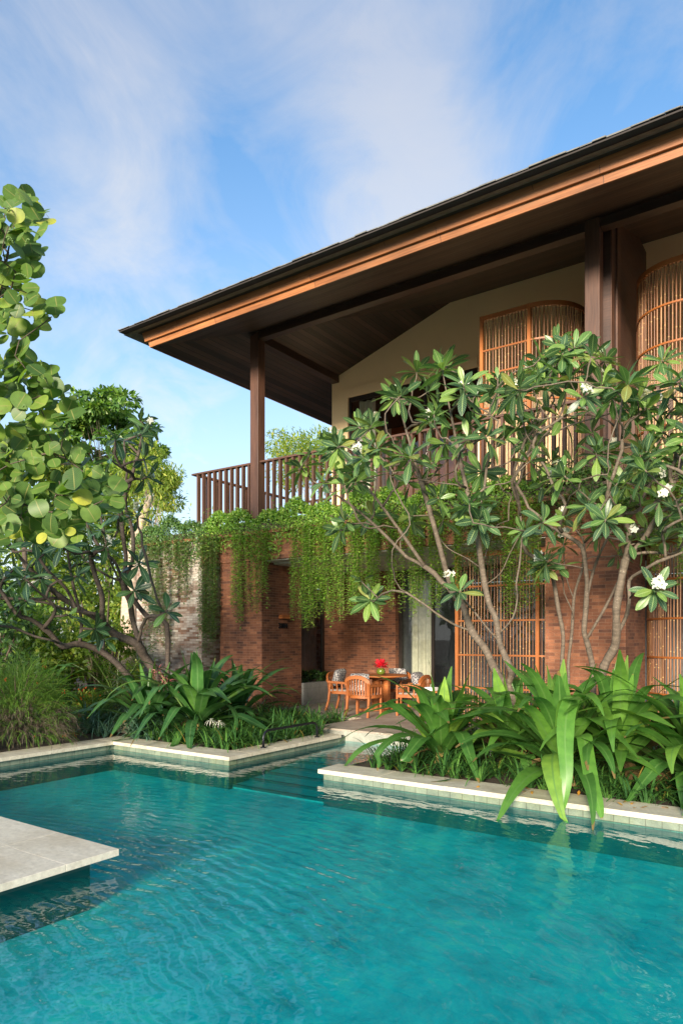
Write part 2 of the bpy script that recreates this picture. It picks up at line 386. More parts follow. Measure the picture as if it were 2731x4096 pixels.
# ---------------------------------------------------------------- camera, sun, sky
cd = bpy.data.cameras.new('camera'); cam = bpy.data.objects.new('camera', cd); COL.objects.link(cam)
cd.sensor_fit = 'HORIZONTAL'; cd.sensor_width = 24; cd.lens = 24 * FPX / 2731; cd.shift_y = (HYP - 2048) / 2731
cd.clip_start = .05; cd.clip_end = 3000
cam.location = (0, 0, EYE); cam.rotation_euler = (pi/2, 0, YAW); S.camera = cam
SUN_EL = radians(13.5); SUN_AZ = math.atan2(.30, -.954)      # azimuth measured from +Y towards +X
to_sun = Vector((cos(SUN_EL)*sin(SUN_AZ), cos(SUN_EL)*cos(SUN_AZ), sin(SUN_EL)))
sl = bpy.data.lights.new('sun', 'SUN'); sl.energy = 2.5; sl.angle = radians(13); sl.color = (1, .87, .70)
so = bpy.data.objects.new('sun', sl); COL.objects.link(so); so.rotation_mode = 'QUATERNION'; so.rotation_quaternion = to_sun.to_track_quat('Z', 'Y'); so.location = (0, 0, 30)
wd = bpy.data.worlds.new('World'); S.world = wd; wd.use_nodes = True; wn = wd.node_tree; wn.nodes.clear(); N = NT(wn)
wo = wn.nodes.new('ShaderNodeOutputWorld'); bg = wn.nodes.new('ShaderNodeBackground'); bg.inputs[1].default_value = .15
sky = N.n('ShaderNodeTexSky', sky_type='NISHITA'); sky.sun_disc = False; sky.sun_elevation = radians(32); sky.sun_rotation = SUN_AZ
sky.air_density = 1.0; sky.dust_density = .6; sky.ozone_density = 2.0
sky.sun_elevation = SUN_EL
tc = N.n('ShaderNodeTexCoord').outputs['Generated']
rot = N.mapping(tc, rot=(0, 0, -YAW))                # x to the right, y ahead
sp = N.n('ShaderNodeSeparateXYZ'); N.l(rot, sp.inputs[0])
zz = N.math('ADD', N.math('MAXIMUM', sp.outputs[2], 0.0), .22)
cx = N.math('DIVIDE', sp.outputs[0], zz); cy = N.math('DIVIDE', sp.outputs[1], zz)
cv = N.n('ShaderNodeCombineXYZ'); N.l(cx, cv.inputs[0]); N.l(cy, cv.inputs[1])
big = N.noise(N.mapping(cv.outputs[0], (1.0, .55, 1), CLOUD_OFF, (0, 0, radians(-6))), 1.05, 7, .55, .5)
fine = N.noise(N.mapping(cv.outputs[0], (2.2, 1.5, 1), (3, 1, 0), (0, 0, radians(12))), 1.8, 10, .62, .9)
cl = N.math('ADD', N.math('MULTIPLY', big, .68), N.math('MULTIPLY', fine, .32))
uu = N.math('DIVIDE', sp.outputs[0], N.math('MAXIMUM', sp.outputs[1], .05)); vv = N.math('DIVIDE', sp.outputs[2], N.math('MAXIMUM', sp.outputs[1], .05))
for u_, v_, su, sv, am in ((.09,.62,.12,.34,.125),(-.34,.88,.20,.26,.045),(-.16,.66,.08,.36,-.07),(.40,.68,.13,.25,-.07),(-.30,.45,.13,.12,-.06)):
    e2 = N.math('ADD', N.math('POWER', N.math('DIVIDE', N.math('SUBTRACT', uu, u_), su), 2.0), N.math('POWER', N.math('DIVIDE', N.math('SUBTRACT', vv, v_), sv), 2.0))
    cl = N.math('ADD', cl, N.math('MULTIPLY', N.math('EXPONENT', N.math('MULTIPLY', e2, -1.0)), am))
mask = N.ramp(cl, [(.43, 0.0), (.51, .40), (.60, .84), (.72, 1.0)])
low = N.ramp(sp.outputs[2], [(0.0, .95), (.14, .62), (.35, .25), (.6, 0.0)])
mask2 = N.math('MAXIMUM', mask, low)
skyc = N.mix(1.0, sky.outputs[0], SKY_TINT, 'MULTIPLY')
cloudc = N.ramp(sp.outputs[2], [(0.0, CLOUD_LO), (.3, CLOUD_MID), (.65, CLOUD_HI)])
N.l(N.mix(mask2, skyc, cloudc), bg.inputs[0]); N.l(bg.outputs[0], wo.inputs[0])
S.view_settings.view_transform = 'Standard'; S.view_settings.look = 'None'; S.view_settings.gamma = 1; S.view_settings.exposure = EXPOSURE
# ---------------------------------------------------------------- ground, pool, paving
PX0, PX1, PY0, PY1 = -9.63, 5.0, -3.0, 7.26        # main basin
IX0, IX1, IY1 = -7.02, -5.33, 10.22                # the inlet with the steps
FLOOR = -.34
g = MB(); G = .10
for x0, x1, y0, y1 in ((-400, PX0-.02, -400, 600), (PX1, 400, -400, 600), (PX0-.02, PX1, IY1+.02, 600), (PX0-.02, PX1, -400, PY0), (PX0-.02, IX0-.02, PY1+.02, IY1+.02), (IX1+.02, PX1, PY1+.02, IY1+.02)):
    g.face([(x0,y0,G),(x1,y0,G),(x1,y1,G),(x0,y1,G)], [(x0,y0),(x1,y0),(x1,y1),(x0,y1)])
tag(g.build('ground', M['soil']), kind='structure')
w = MB()
for x0, x1, y0, y1 in ((PX0, PX1, PY0, PY1), (IX0, IX1, PY1, IY1)):
    w.face([(x0,y0,0),(x1,y0,0),(x1,y1,0),(x0,y1,0)], [(x0,y0),(x1,y0),(x1,y1),(x0,y1)])
tag(w.build('pool_water', M['water']), kind='structure')
p = MB()
p.face([(PX0,PY0,FLOOR),(PX1,PY0,FLOOR),(PX1,PY1,FLOOR),(PX0,PY1,FLOOR)], [(PX0,PY0),(PX1,PY0),(PX1,PY1),(PX0,PY1)])
p.face([(IX0,PY1,FLOOR),(IX1,PY1,FLOOR),(IX1,IY1,FLOOR),(IX0,IY1,FLOOR)], [(IX0,PY1),(IX1,PY1),(IX1,IY1),(IX0,IY1)])
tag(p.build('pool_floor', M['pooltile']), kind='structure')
T = .085                                            # underside of the coping
def wallx(mb, x0, x1, y, z0, z1, fl): 
    q = [(x0,y,z0),(x1,y,z0),(x1,y,z1),(x0,y,z1)]; u = [(x0,z0),(x1,z0),(x1,z1),(x0,z1)]
    if fl: q.reverse(); u.reverse()
    mb.face(q, u)
def wally(mb, y0, y1, x, z0, z1, fl):
    q = [(x,y0,z0),(x,y1,z0),(x,y1,z1),(x,y0,z1)]; u = [(y0,z0),(y1,z0),(y1,z1),(y0,z1)]
    if fl: q.reverse(); u.reverse()
    mb.face(q, u)
pw = MB(); et = MB()
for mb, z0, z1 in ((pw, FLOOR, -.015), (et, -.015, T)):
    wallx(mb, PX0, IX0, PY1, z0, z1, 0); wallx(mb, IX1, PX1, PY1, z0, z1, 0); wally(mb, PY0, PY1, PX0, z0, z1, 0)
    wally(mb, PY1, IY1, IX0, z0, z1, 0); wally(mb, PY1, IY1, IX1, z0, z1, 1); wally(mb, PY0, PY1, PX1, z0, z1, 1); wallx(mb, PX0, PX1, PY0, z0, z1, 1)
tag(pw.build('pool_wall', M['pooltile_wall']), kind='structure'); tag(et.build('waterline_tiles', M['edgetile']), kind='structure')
st = MB()
for i in range(8):
    z = -.04 - .034*i; y = IY1 - .36*(i+1)
    st.box(IX0+.003, IX1-.003, y, y+.36 if i else IY1-.003, FLOOR+.003, z, 'bk')
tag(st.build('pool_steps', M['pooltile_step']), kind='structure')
ne = MB()
for i in range(8):
    z = -.04 - .034*i; y = IY1 - .36*(i+1)
    ne.box(IX0+.004, IX1-.004, y-.004, y+.035, z-.034, z+.004, 'bk')
tag(ne.build('step_edges', M['stepedge']), kind='structure')
# coping slabs: each run is cut into slabs with fine joints
def coping(name, runs, mt, z0=T, z1=.14):
    mb = MB()
    for x0, x1, y0, y1, n in runs:
        alongx = (x1-x0) > (y1-y0)
        for i in range(n):
            a = i/n; b = (i+1)/n; j = .0006
            if alongx: mb.box(x0+(x1-x0)*a+j, x0+(x1-x0)*b-j, y0, y1, z0, z1 + R.uniform(-.0015,.0015))
            else: mb.box(x0, x1, y0+(y1-y0)*a+j, y0+(y1-y0)*b-j, z0, z1 + R.uniform(-.0015,.0015))
    return tag(mb.build(name, mt, bevel=.004), kind='structure')
o = .055
coping('pool_coping', [(PX0-.42, PX0+o, PY0-.4, PY1-o, 12), (PX0-.42, IX0+o, PY1-o, PY1+.40, 4), (IX0-.34, IX0+o, PY1+.40, 10.02, 4)], M['travertine'])
coping('pool_coping', [(IX1-o, PX1+.4, PY1-o, PY1+.42, 12)], M['travertine'])
dk = MB(); PLX, PLY = -4.673, 3.574
xs = [-9.1, -8.2, -7.3, -6.4, -5.5, PLX]
ys = [PLY, PLY-.48, PLY-1.12, PLY-1.62, PLY-2.2, PLY-3.0, PLY-3.8, PLY-4.6, PLY-5.4, PY0+.02]
for i in range(len(xs)-1):
    for j in range(len(ys)-1):
        dk.box(xs[i]+.0006, xs[i+1]-.0006, ys[j+1]+.0006, ys[j]-.0006, .085, .14 + R.uniform(-.001,.001))
tag(dk.build('stone_deck', M['deckstone'], bevel=.003), kind='structure')
ds = MB(); ds.box(-9.0, PLX-.16, PY0+.02, PLY-.16, FLOOR+.003, .083, 'b')
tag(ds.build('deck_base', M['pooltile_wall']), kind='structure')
# raised terrace in front of the villa
TZ = .20
pt = MB()
pt.box(-7.75, -5.20, IY1+.015, 11.90, -.4, TZ, 'b'); pt.box(-10.40, 3.0, 11.90, 17.0, .0, TZ, 'b')
tag(pt.build('terrace_floor', M['patiostone']), kind='structure')
rs = MB(); rs.box(-7.76, -5.19, IY1+.001, IY1+.012, -.5, TZ-.03, 'b'); rs.box(-7.765, -7.752, IY1+.013, 11.88, -.2, TZ-.03, 'b')
tag(rs.build('terrace_riser', M['granite']), kind='structure')
# ---------------------------------------------------------------- the villa
YF = 11.893; YW = 15.37; CAPZ = 4.20; BANDZ = 3.61
villa = empty('villa', (0,0,0), 0, 'two storey brick villa with a wide dark timber roof and a railed balcony', 'house')
def part(name, mb, m, parent=villa, **k): return mb.build(name, M[m], parent, **k)
part('weathered_wall', MB().box(-14.83, -12.40, YF, 13.6, .0, BANDZ), 'brick_white')
part('recess_wall', MB().box(-12.395, -11.79, 12.9, 13.6, .0, BANDZ), 'brick')
part('brick_pillar', MB().box(-11.784, -10.469, YF, 13.349, .0, BANDZ), 'brick')
part('brick_pillar', MB().box(-3.954, -2.633, YF, 13.398, .0, BANDZ), 'brick')
part('brick_wall', MB().box(-11.06, -8.84, 15.10, 15.40, TZ, 3.6), 'brick')
b = MB(); b.box(-14.86, -12.40, YF-.035, 12.30, BANDZ, CAPZ); part('weathered_band', b, 'brick_white')
part('brick_band', MB().box(-12.395, 3.5, YF-.035, 12.30, BANDZ+.002, CAPZ), 'brick')
cp = MB()
x = -14.93
while x < 3.5:
    cp.box(x+.002, x+.398, YF-.10, 12.28, CAPZ+.003, CAPZ+.085 + R.uniform(-.004,.004)); x += .4
part('band_cap', cp, 'brick', bevel=.006)
part('porch_ceiling', MB().box(-14.4, 3.5, 12.31, 20.0, 3.55, 3.70), 'ceilwhite')
part('porch_ceiling_edge', MB().box(-10.46, 3.5, YF+.02, 12.30, BANDZ-.02, BANDZ-.002), 'ceilwhite')
part('balcony_slab', MB().box(-13.10, 3.5, 12.31, 20.0, 3.71, 4.60), 'darkwood')
part('balcony_bounce_floor', MB().box(-13.05, 3.5, 12.35, 17.2, 4.602, 4.62, 'b'), 'travertine')  # pale stone sheet added over the slab to bounce sunlight onto the wall
# planter beside the brick pillar
part('planter_wall', MB().box(-10.60, -10.40, 13.352, 15.097, TZ, .73), 'concrete')
part('planter_soil', MB().box(-11.05, -10.605, 13.36, 15.09, TZ, .66), 'soil')
wf = MB(); wf.box(-11.12, -11.06, 13.355, 13.42, .70, 3.54); wf.box(-11.12, -11.06, 13.421, 15.02, .70, .76); wf.box(-11.12, -11.06, 13.421, 15.02, 3.45, 3.54); wf.box(-11.12,-11.06,15.021,15.095,.70,3.54)
win = part('side_window', wf, 'frame')
pn = MB(); pn.face([(-11.09,13.421,.761),(-11.09,15.02,.761),(-11.09,15.02,3.449),(-11.09,13.421,3.449)], [(0,0),(1,0),(1,1),(0,1)]); part('pane', pn, 'glass', win)
# glazed doors at the back of the porch
DY = 15.30
fr = MB()
for x in (-8.835, -7.92, -6.98, -6.0, -4.9, -3.9, -2.7): fr.box(x, x+.075, DY-.04, DY+.04, TZ, 3.44)
fr.box(-8.835, -2.6, DY-.045, DY+.045, 3.441, 3.549); fr.box(-8.835, -2.6, DY-.035, DY+.035, TZ, TZ+.06)
drs = part('sliding_doors', fr, 'frame')
pn = MB(); pn.face([(-8.8,DY,TZ+.06),(-2.6,DY,TZ+.06),(-2.6,DY,3.44),(-8.8,DY,3.44)], [(0,0),(1,0),(1,1),(0,1)]); part('pane', pn, 'glass', drs)
# rooms behind
part('room_floor', MB().box(-14.5, 3.5, 15.42, 22, TZ-.1, TZ-.02), 'patiostone')
part('room_wall', MB().box(-14.4, 3.5, 19.5, 19.7, TZ, 3.5), 'curtain_grey')
part('room_divider', MB().box(-8.9, -8.80, 15.42, 19.49, TZ, 3.54), 'curtain_grey')
part('side_wall', MB().box(-14.70, -14.45, 13.61, 22.0, 0, 3.54), 'brick_white')
# upper storey
UZ = 4.62
WL = at(762, 920, Y=YW).x
WINL = at(804, 930, Y=YW).x; WTOP = at(806, 917, Y=YW).z
WINR = WINL + 3.6
EV = Vector((-12.47, 10.36, 8.41)); PIT = .323       # lower fascia corner and the slope of the roof
wz = EV.z + PIT*(YW - EV.y)
wl = MB(); hb = EV.x + (YW - EV.y)                   # where the hip meets the wall
zl = EV.z + PIT*(WL - EV.x)
def wpoly(mb, pts, y): mb.face([(x, y, z) for x, z in pts], [(x, z) for x, z in pts])
wpoly(wl, [(WL,UZ),(WINL-.06,UZ),(WINL-.06,WTOP+.06),(WL,WTOP+.06)], YW)
wpoly(wl, [(WL,WTOP+.06),(3.5,WTOP+.06),(3.5,wz),(hb,wz),(WL,zl)], YW)
wpoly(wl, [(WINR+.06,UZ),(3.5,UZ),(3.5,WTOP+.06),(WINR+.06,WTOP+.06)], YW)
wl.face([(WL,YW+4,UZ),(WL,YW,UZ),(WL,YW,zl),(WL,YW+4,zl)], [(0,UZ),(4,UZ),(4,zl),(0,zl)])
r = .10
wally(wl, YW, YW+r, WINL-.06, UZ, WTOP+.06, 0); wally(wl, YW, YW+r, WINR+.06, UZ, WTOP+.06, 1)
wl.face([(WINL-.06,YW,WTOP+.06),(WINR+.06,YW,WTOP+.06),(WINR+.06,YW+r,WTOP+.06),(WINL-.06,YW+r,WTOP+.06)], [(0,0),(1,0),(1,.1),(0,.1)])
part('upper_wall', wl, 'plaster')
# raised plaster band that frames the window
a = .24
bd = MB(); bd.box(WINL-.06-a, WINL-.062, YW-.035, YW+.02, UZ, WTOP+.06+a); bd.box(WINL-.061, WINR+.06, YW-.035, YW+.02, WTOP+.062, WTOP+.06+a)
part('window_surround', bd, 'plaster')
uw = MB(); fy = YW+.05
for x in (WINL-.058, WINL+1.05, WINL+2.2, WINR-.02): uw.box(x, x+.07, fy-.03, fy+.03, UZ, WTOP+.058)
uw.box(WINL-.058, WINR+.05, fy-.032, fy+.032, WTOP-.06, WTOP+.057)
uwin = part('upper_window', uw, 'frame')
pn = MB(); pn.face([(WINL,fy,UZ),(WINR,fy,UZ),(WINR,fy,WTOP-.06),(WINL,fy,WTOP-.06)], [(0,0),(1,0),(1,1),(0,1)]); part('pane', pn, 'glass', uwin)
part('upper_floor', MB().box(-11.0, 3.5, YW+.12, 19.4, UZ-.1, UZ), 'patiostone')
part('room_panelling', MB().box(-10.8, 3.4, 18.2, 18.3, UZ+.01, 9.3), 'teak')
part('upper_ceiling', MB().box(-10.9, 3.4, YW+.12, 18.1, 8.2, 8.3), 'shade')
# fin wall beside the second post
FX = -3.0
fn = MB(); fn.box(FX-.22, FX, 12.42, YW-.003, UZ, wz-.2, 'b'); fn2 = MB(); fn2.box(FX+.001, FX+.02, 12.425, 12.60, UZ, wz-.6); fn2.box(FX+.001, FX+.03, 12.80, 13.02, UZ, wz-.6)
part('fin_wall', fn, 'darkwood'); part('fin_trim', fn2, 'railwood')
# posts and beams
YC = 12.2; s = .245; ps = []
for x1 in (-10.75, -3.095, 3.3):
    zt = EV.z + PIT*(YC-EV.y) - .02
    mb = MB()
    x0 = x1-s
    def up(mb, x0, x1, y0, y1, z0, z1):
        mb.box(x0, x1, y0, y1, z0, z1)
        mb.uv = [(v, u) for u, v in mb.uv]
    up(mb, x0, x1, YC-s/2, YC+s/2, 4.30, zt)
    part('post', mb, 'railwood', bevel=.008)
bm = MB(); bm.box(-10.75, 3.05, YC-.10, YC+.10, 8.80, EV.z+PIT*(YC-.1-EV.y)-.01); part('beam', bm, 'darkwood', bevel=.006)
bm = MB(); bm.bar((-10.87, YC+.12, 8.86+.05), (-10.87, YW+.02, 8.86+.05), .22, .28); part('beam', bm, 'darkwood', bevel=.006)
# roof: soffit boards, dark overhang, fascia boards, shingles
roof = MB()
RB = 24.0; XE = 5.5; TOPY = 17.0
def sf(mb, x0, y0, off=0.0):
    """front, left and back planes of a hip roof through (x0,y0), UV u along the eave"""
    zA = EV.z + PIT*(y0-EV.y) + off; t = TOPY - y0
    A = (x0, y0, zA); B = (XE, y0, zA); Cc = (XE, TOPY, zA+PIT*t); D = (x0+t, TOPY, zA+PIT*t); E2 = (x0, TOPY+t, zA); F2 = (XE, TOPY+t, zA)
    mb.face([A,D,Cc,B], [(A[0],0),(D[0],t),(Cc[0],t),(B[0],0)])
    mb.face([A,E2,D], [(A[1],0),(E2[1],0),(D[1],t)])
    mb.face([E2,F2,Cc,D], [(E2[0],0),(F2[0],0),(Cc[0],t),(D[0],t)])
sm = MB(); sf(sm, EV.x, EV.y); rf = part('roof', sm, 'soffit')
def ring(mb, prof, x0, y0):
    """mitred moulding along the front, left and back eaves; prof = [(outwards, up)]"""
    n = len(prof); yb = 2*TOPY - y0
    for k in range(n):
        a = prof[k]; b = prof[(k+1) % n]; v0 = sum(math.hypot(prof[i+1][0]-prof[i][0], prof[i+1][1]-prof[i][1]) for i in range(k)); v1 = v0 + math.hypot(b[0]-a[0], b[1]-a[1])
        zA = EV.z
        P = lambda q: (x0-q[0], y0-q[0], zA+q[1]); Q = lambda q: (XE, y0-q[0], zA+q[1]); L = lambda q: (x0-q[0], yb+q[0], zA+q[1]); K = lambda q: (XE, yb+q[0], zA+q[1])
        mb.face([P(a),Q(a),Q(b),P(b)], [(x0,v0),(XE,v0),(XE,v1),(x0,v1)]); mb.face([L(a),P(a),P(b),L(b)], [(yb,v0),(y0,v0),(y0,v1),(yb,v1)]); mb.face([K(a),L(a),L(b),K(b)], [(XE,v0),(x0,v0),(x0,v1),(XE,v1)])
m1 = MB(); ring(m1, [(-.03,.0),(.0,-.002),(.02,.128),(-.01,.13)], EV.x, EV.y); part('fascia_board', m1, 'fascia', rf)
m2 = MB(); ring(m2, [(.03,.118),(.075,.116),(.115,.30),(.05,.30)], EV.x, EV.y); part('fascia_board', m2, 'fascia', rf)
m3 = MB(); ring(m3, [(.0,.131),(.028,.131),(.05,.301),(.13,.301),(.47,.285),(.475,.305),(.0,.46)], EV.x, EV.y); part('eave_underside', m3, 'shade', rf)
# shingle courses: separate shingles along the edge give it a broken line
sh = MB()
for course in range(4):
    y = EV.y - .49 + course*.13; z = EV.z + .318 + course*.13*PIT + .014*course
    x = EV.x - .49 + course*.13
    while x < XE:
        wdt = R.uniform(.16, .34); tk = R.uniform(.012, .022); dz = R.uniform(-.003, .007); dy = R.uniform(-.012, .012)
        sl_ = .5
        p0 = Vector((x, y+dy, z+dz)); xs_ = EV.x-.49+course*.13; la = min(sl_, x-xs_+.01); lb = min(sl_, x+wdt-xs_); q = [(x,y+dy,z+dz),(x+wdt-.006,y+dy,z+dz),(x+wdt-.006,y+lb,z+dz+lb*PIT*.9),(x,y+la,z+dz+la*PIT*.9)]
        t = [(a_,b_,c_+tk) for a_,b_,c_ in q]
        sh.face(t, [(0,0),(1,0),(1,1),(0,1)]); sh.face(q[::-1], [(0,0),(1,0),(1,1),(0,1)])
        for k in range(4):
            j = (k+1) % 4; sh.face([q[k],q[j],t[j],t[k]], [(0,0),(1,0),(1,.1),(0,.1)])
        x += wdt
    y = EV.y - .49 + course*.13
    while y < TOPY*2-EV.y+.4:
        wdt = R.uniform(.16, .34); tk = R.uniform(.012, .022); dz = R.uniform(-.003, .006); x = EV.x - .49 + course*.13 + R.uniform(-.012,.012)
        ys_ = EV.y-.49+course*.13; la = min(.5, y-ys_+.01); lb = min(.5, y+wdt-ys_); q = [(x,y,z+dz),(x+la,y,z+dz+la*PIT*.9),(x+lb,y+wdt-.006,z+dz+lb*PIT*.9),(x,y+wdt-.006,z+dz)]; t = [(a_,b_,c_+tk) for a_,b_,c_ in q]
        sh.face(t, [(0,0),(1,0),(1,1),(0,1)]); sh.face(q[::-1], [(0,0),(1,0),(1,1),(0,1)])
        for k in range(4):
            j = (k+1) % 4; sh.face([q[k],q[j],t[j],t[k]], [(0,0),(1,0),(1,.1),(0,.1)])
        y += wdt
sf(sh, EV.x-.40, EV.y-.40, .36)
part('shingles', sh, 'shingle', rf)
# balcony railing
RZ = 5.97
rail = MB(); rail.box(-13.03, 3.4, YC-.06, YC+.07, RZ-.045, RZ)
railing = part('balcony_railing', rail, 'railwood', bevel=.005)
hr = MB(); hr.box(-13.03, -12.90, YC+.072, 16.6, RZ-.045, RZ); part('handrail', hr, 'railwood', railing, bevel=.005)
hr = MB(); hr.box(-12.898, -11.0, 16.48, 16.6, RZ-.045, RZ-.002); part('handrail', hr, 'railwood', railing, bevel=.005)
lr = MB(); lr.box(-12.93, 3.4, YC-.02, YC+.03, 4.66, 4.70); part('bottom_rail', lr, 'railwood', railing)
bal = MB(); bal.box(0, .05, -.045, .045, 4.63, RZ-.047); bal.uv = [(v, u) for u, v in bal.uv]
b0 = bal.build('baluster', M['railwood'], railing)
k = 0
x = -12.86
while x < -1.0:
    if not any(abs(x+.025 - q) < .17 for q in (-10.87, -3.217)):
        c = b0 if k == 0 else b0.copy()
        if k: COL.objects.link(c); c.parent = railing
        c.location = (x, YC, 0); k += 1
    x += .19
for i in range(11):
    c = b0.copy(); COL.objects.link(c); c.parent = railing; c.location = (-12.99, YC+.45+i*.36, 0)
for i in range(7):
    c = b0.copy(); COL.objects.link(c); c.parent = railing; c.location = (-12.6+i*.26, 16.54, 0)
# bamboo screens: flat run and quarter-round run in plan
def screen(path, z0, z1, rails, close=True, stiles=(), pitch=.062):
    """path: plan polyline; canes stand along it, rails follow it"""
    pts = [Vector((a, b, 0)) for a, b in path]; seg = [(pts[i+1]-pts[i]).length for i in range(len(pts)-1)]; tot = sum(seg)
    def along(t):
        for i, l in enumerate(seg):
            if t <= l or i == len(seg)-1: return pts[i].lerp(pts[i+1], min(t/l, 1))
            t -= l
    fm = MB(); up_ = Vector((0,0,1))
    for z, h in [(z1, .09), (z0+.03, .09)] + [(q, .032) for q in rails]:
        for i in range(len(pts)-1):
            d = (pts[i+1]-pts[i]).normalized()*.008
            fm.bar(pts[i]-d+up_*(z-h/2), pts[i+1]+d+up_*(z-h/2), .055 if h > .05 else .05, h)
    for t in stiles:
        q = along(t); i = 0
        fm.bar(q+up_*z0, q+up_*z1, .075, .065)
    fo = fm.build('bamboo_screen', M['screenwood'], villa)
    cn = MB(); t = .05
    while t < tot-.03:
        q = along(t); rr = R.uniform(.011, .016); j = R.uniform(-.006, .006)
        cn.tube([q+Vector((j,.0,z0+.06)), q+Vector((-j,0,z1-.05))], rr, 6, False)
        t += pitch*R.uniform(.86, 1.14)
    cn.build('bamboo_canes', M['bamboo'], fo, smooth=True)
# lower screens (porch front)
SY = 12.42
sx0 = at(1823/DS, 1400, Y=SY).x; sx1 = at(2150/DS, 1400, Y=SY).x
screen([(sx0, SY), (sx1+.05, SY), (sx1+.26, SY+.02)], TZ, 3.50, (2.85, 2.19, 1.53, .90), stiles=(.03, sx1-sx0), pitch=.062)
def arc(cx_, cy_, r_, a0, a1, n=14): return [(cx_+r_*cos(radians(a0+(a1-a0)*i/n)), cy_+r_*sin(radians(a0+(a1-a0)*i/n))) for i in range(n+1)]
screen(arc(-1.55, 13.55, 1.05, 180, 270) + [(.2, 12.5), (1.6, 12.5)], TZ, 3.50, (2.85, 2.19, 1.53, .90), stiles=(.0, 3.0), pitch=.058)
# upper screens
UY = 13.0
ux0 = at(1103, 900, Y=UY).x; ux1 = at(1215, 900, Y=UY).x; zt = at(1103, 729, Y=UY).z; R1 = at(1344, 900, Y=UY+.9).x - ux1
rls = [at(1160, q, Y=UY).z for q in (793, 848, 928)]
screen([(ux0, UY), (ux1, UY)] + [(ux1 + R1*sin(radians(a)), UY + R1*1.05*(1-cos(radians(a)))) for a in range(8, 91, 8)], UZ+.02, zt, rls, stiles=(.03, ux1-ux0), pitch=.07)
cxr = -2.03; rr = .75; uy2 = 12.85
zt2 = 8.30
screen(arc(cxr, uy2+rr, rr, 180, 270, 16) + [(.5, uy2), (1.6, uy2)], UZ+.02, zt2, (7.56, 6.90, 6.22, 5.5), stiles=(.0,), pitch=.062)
# house number and lamp on the side of the pillar
fx = -10.469
def onside(x, y): return at(x, y, X=fx)
cu = bpy.data.curves.new('house_number', 'FONT'); cu.body = '3104'; cu.size = .17; cu.extrude = .012; cu.align_x = 'CENTER'; cu.align_y = 'CENTER'; cu.space_character = .95; cu.offset = .004
tmp = bpy.data.objects.new('tmp_text', cu); COL.objects.link(tmp)
dg = bpy.context.evaluated_depsgraph_get(); me = bpy.data.meshes.new_from_object(tmp.evaluated_get(dg)); bpy.data.objects.remove(tmp)
me.materials.clear(); me.materials.append(M['metal'])
no = bpy.data.objects.new('house_number', me); COL.objects.link(no); no.location = onside(649, 1438) + Vector((.014, 0, 0)); no.rotation_euler = (pi/2, 0, pi/2)
tag(no, 'black metal house number 3104 fixed to the brick pillar', 'house number')
q = onside(649.5, 1417); lm = MB(); lm.box(fx+.002, fx+.11, q.y-.15, q.y+.15, q.z-.045, q.z+.045)
lamp = empty('wall_lamp', (q.x, q.y, q.z), 0, 'small orange teak box lamp above the house number on the pillar', 'wall lamp')
lb = MB(); lb.box(.002, .11, -.15, .15, -.045, .045); lb.build('housing', M['teak'], lamp, bevel=.004)
lb = MB(); lb.box(.004, .02, -.12, .12, -.06, -.046); lb.build('back_plate', M['metal'], lamp)
# curtains (hang inside the windows)
def curtain(name, x0, x1, y, z0, z1, m, label, ax='x', group=None):
    mb = MB(); n = int(abs(x1-x0)/.025)
    for i in range(n):
        a = x0+(x1-x0)*i/n; b = x0+(x1-x0)*(i+1)/n
        fa = .045*sin(a*31)+.02*sin(a*13); fb = .045*sin(b*31)+.02*sin(b*13)
        if ax == 'x': mb.face([(a,y+fa,z0),(b,y+fb,z0),(b,y+fb,z1),(a,y+fa,z1)], [(0,0),(1,0),(1,1),(0,1)])
        else: mb.face([(y+fa,a,z0),(y+fb,b,z0),(y+fb,b,z1),(y+fa,a,z1)], [(0,0),(1,0),(1,1),(0,1)])
    return tag(mb.build(name, M[m], smooth=True), label, 'curtain', group)
cxa = at(1640/DS, 1400, Y=15.5).x; cxb = at(1733/DS, 1400, Y=15.5).x
curtain('curtain', cxa, cxb, 15.52, TZ+.03, 3.44, 'curtain', 'floor length cream curtain behind the porch sliding doors')
curtain('curtain', 13.45, 15.0, -11.25, .5, 3.45, 'curtain_grey', 'grey sheer curtain behind the dark side window next to the number pillar', 'y')
ca = at(824, 960, Y=YW+.2).x; cb = at(862, 960, Y=YW+.2).x
curtain('curtain', ca, cb, YW+.22, UZ+.02, WTOP-.02, 'curtain', 'cream curtain at the left end of the upstairs window')
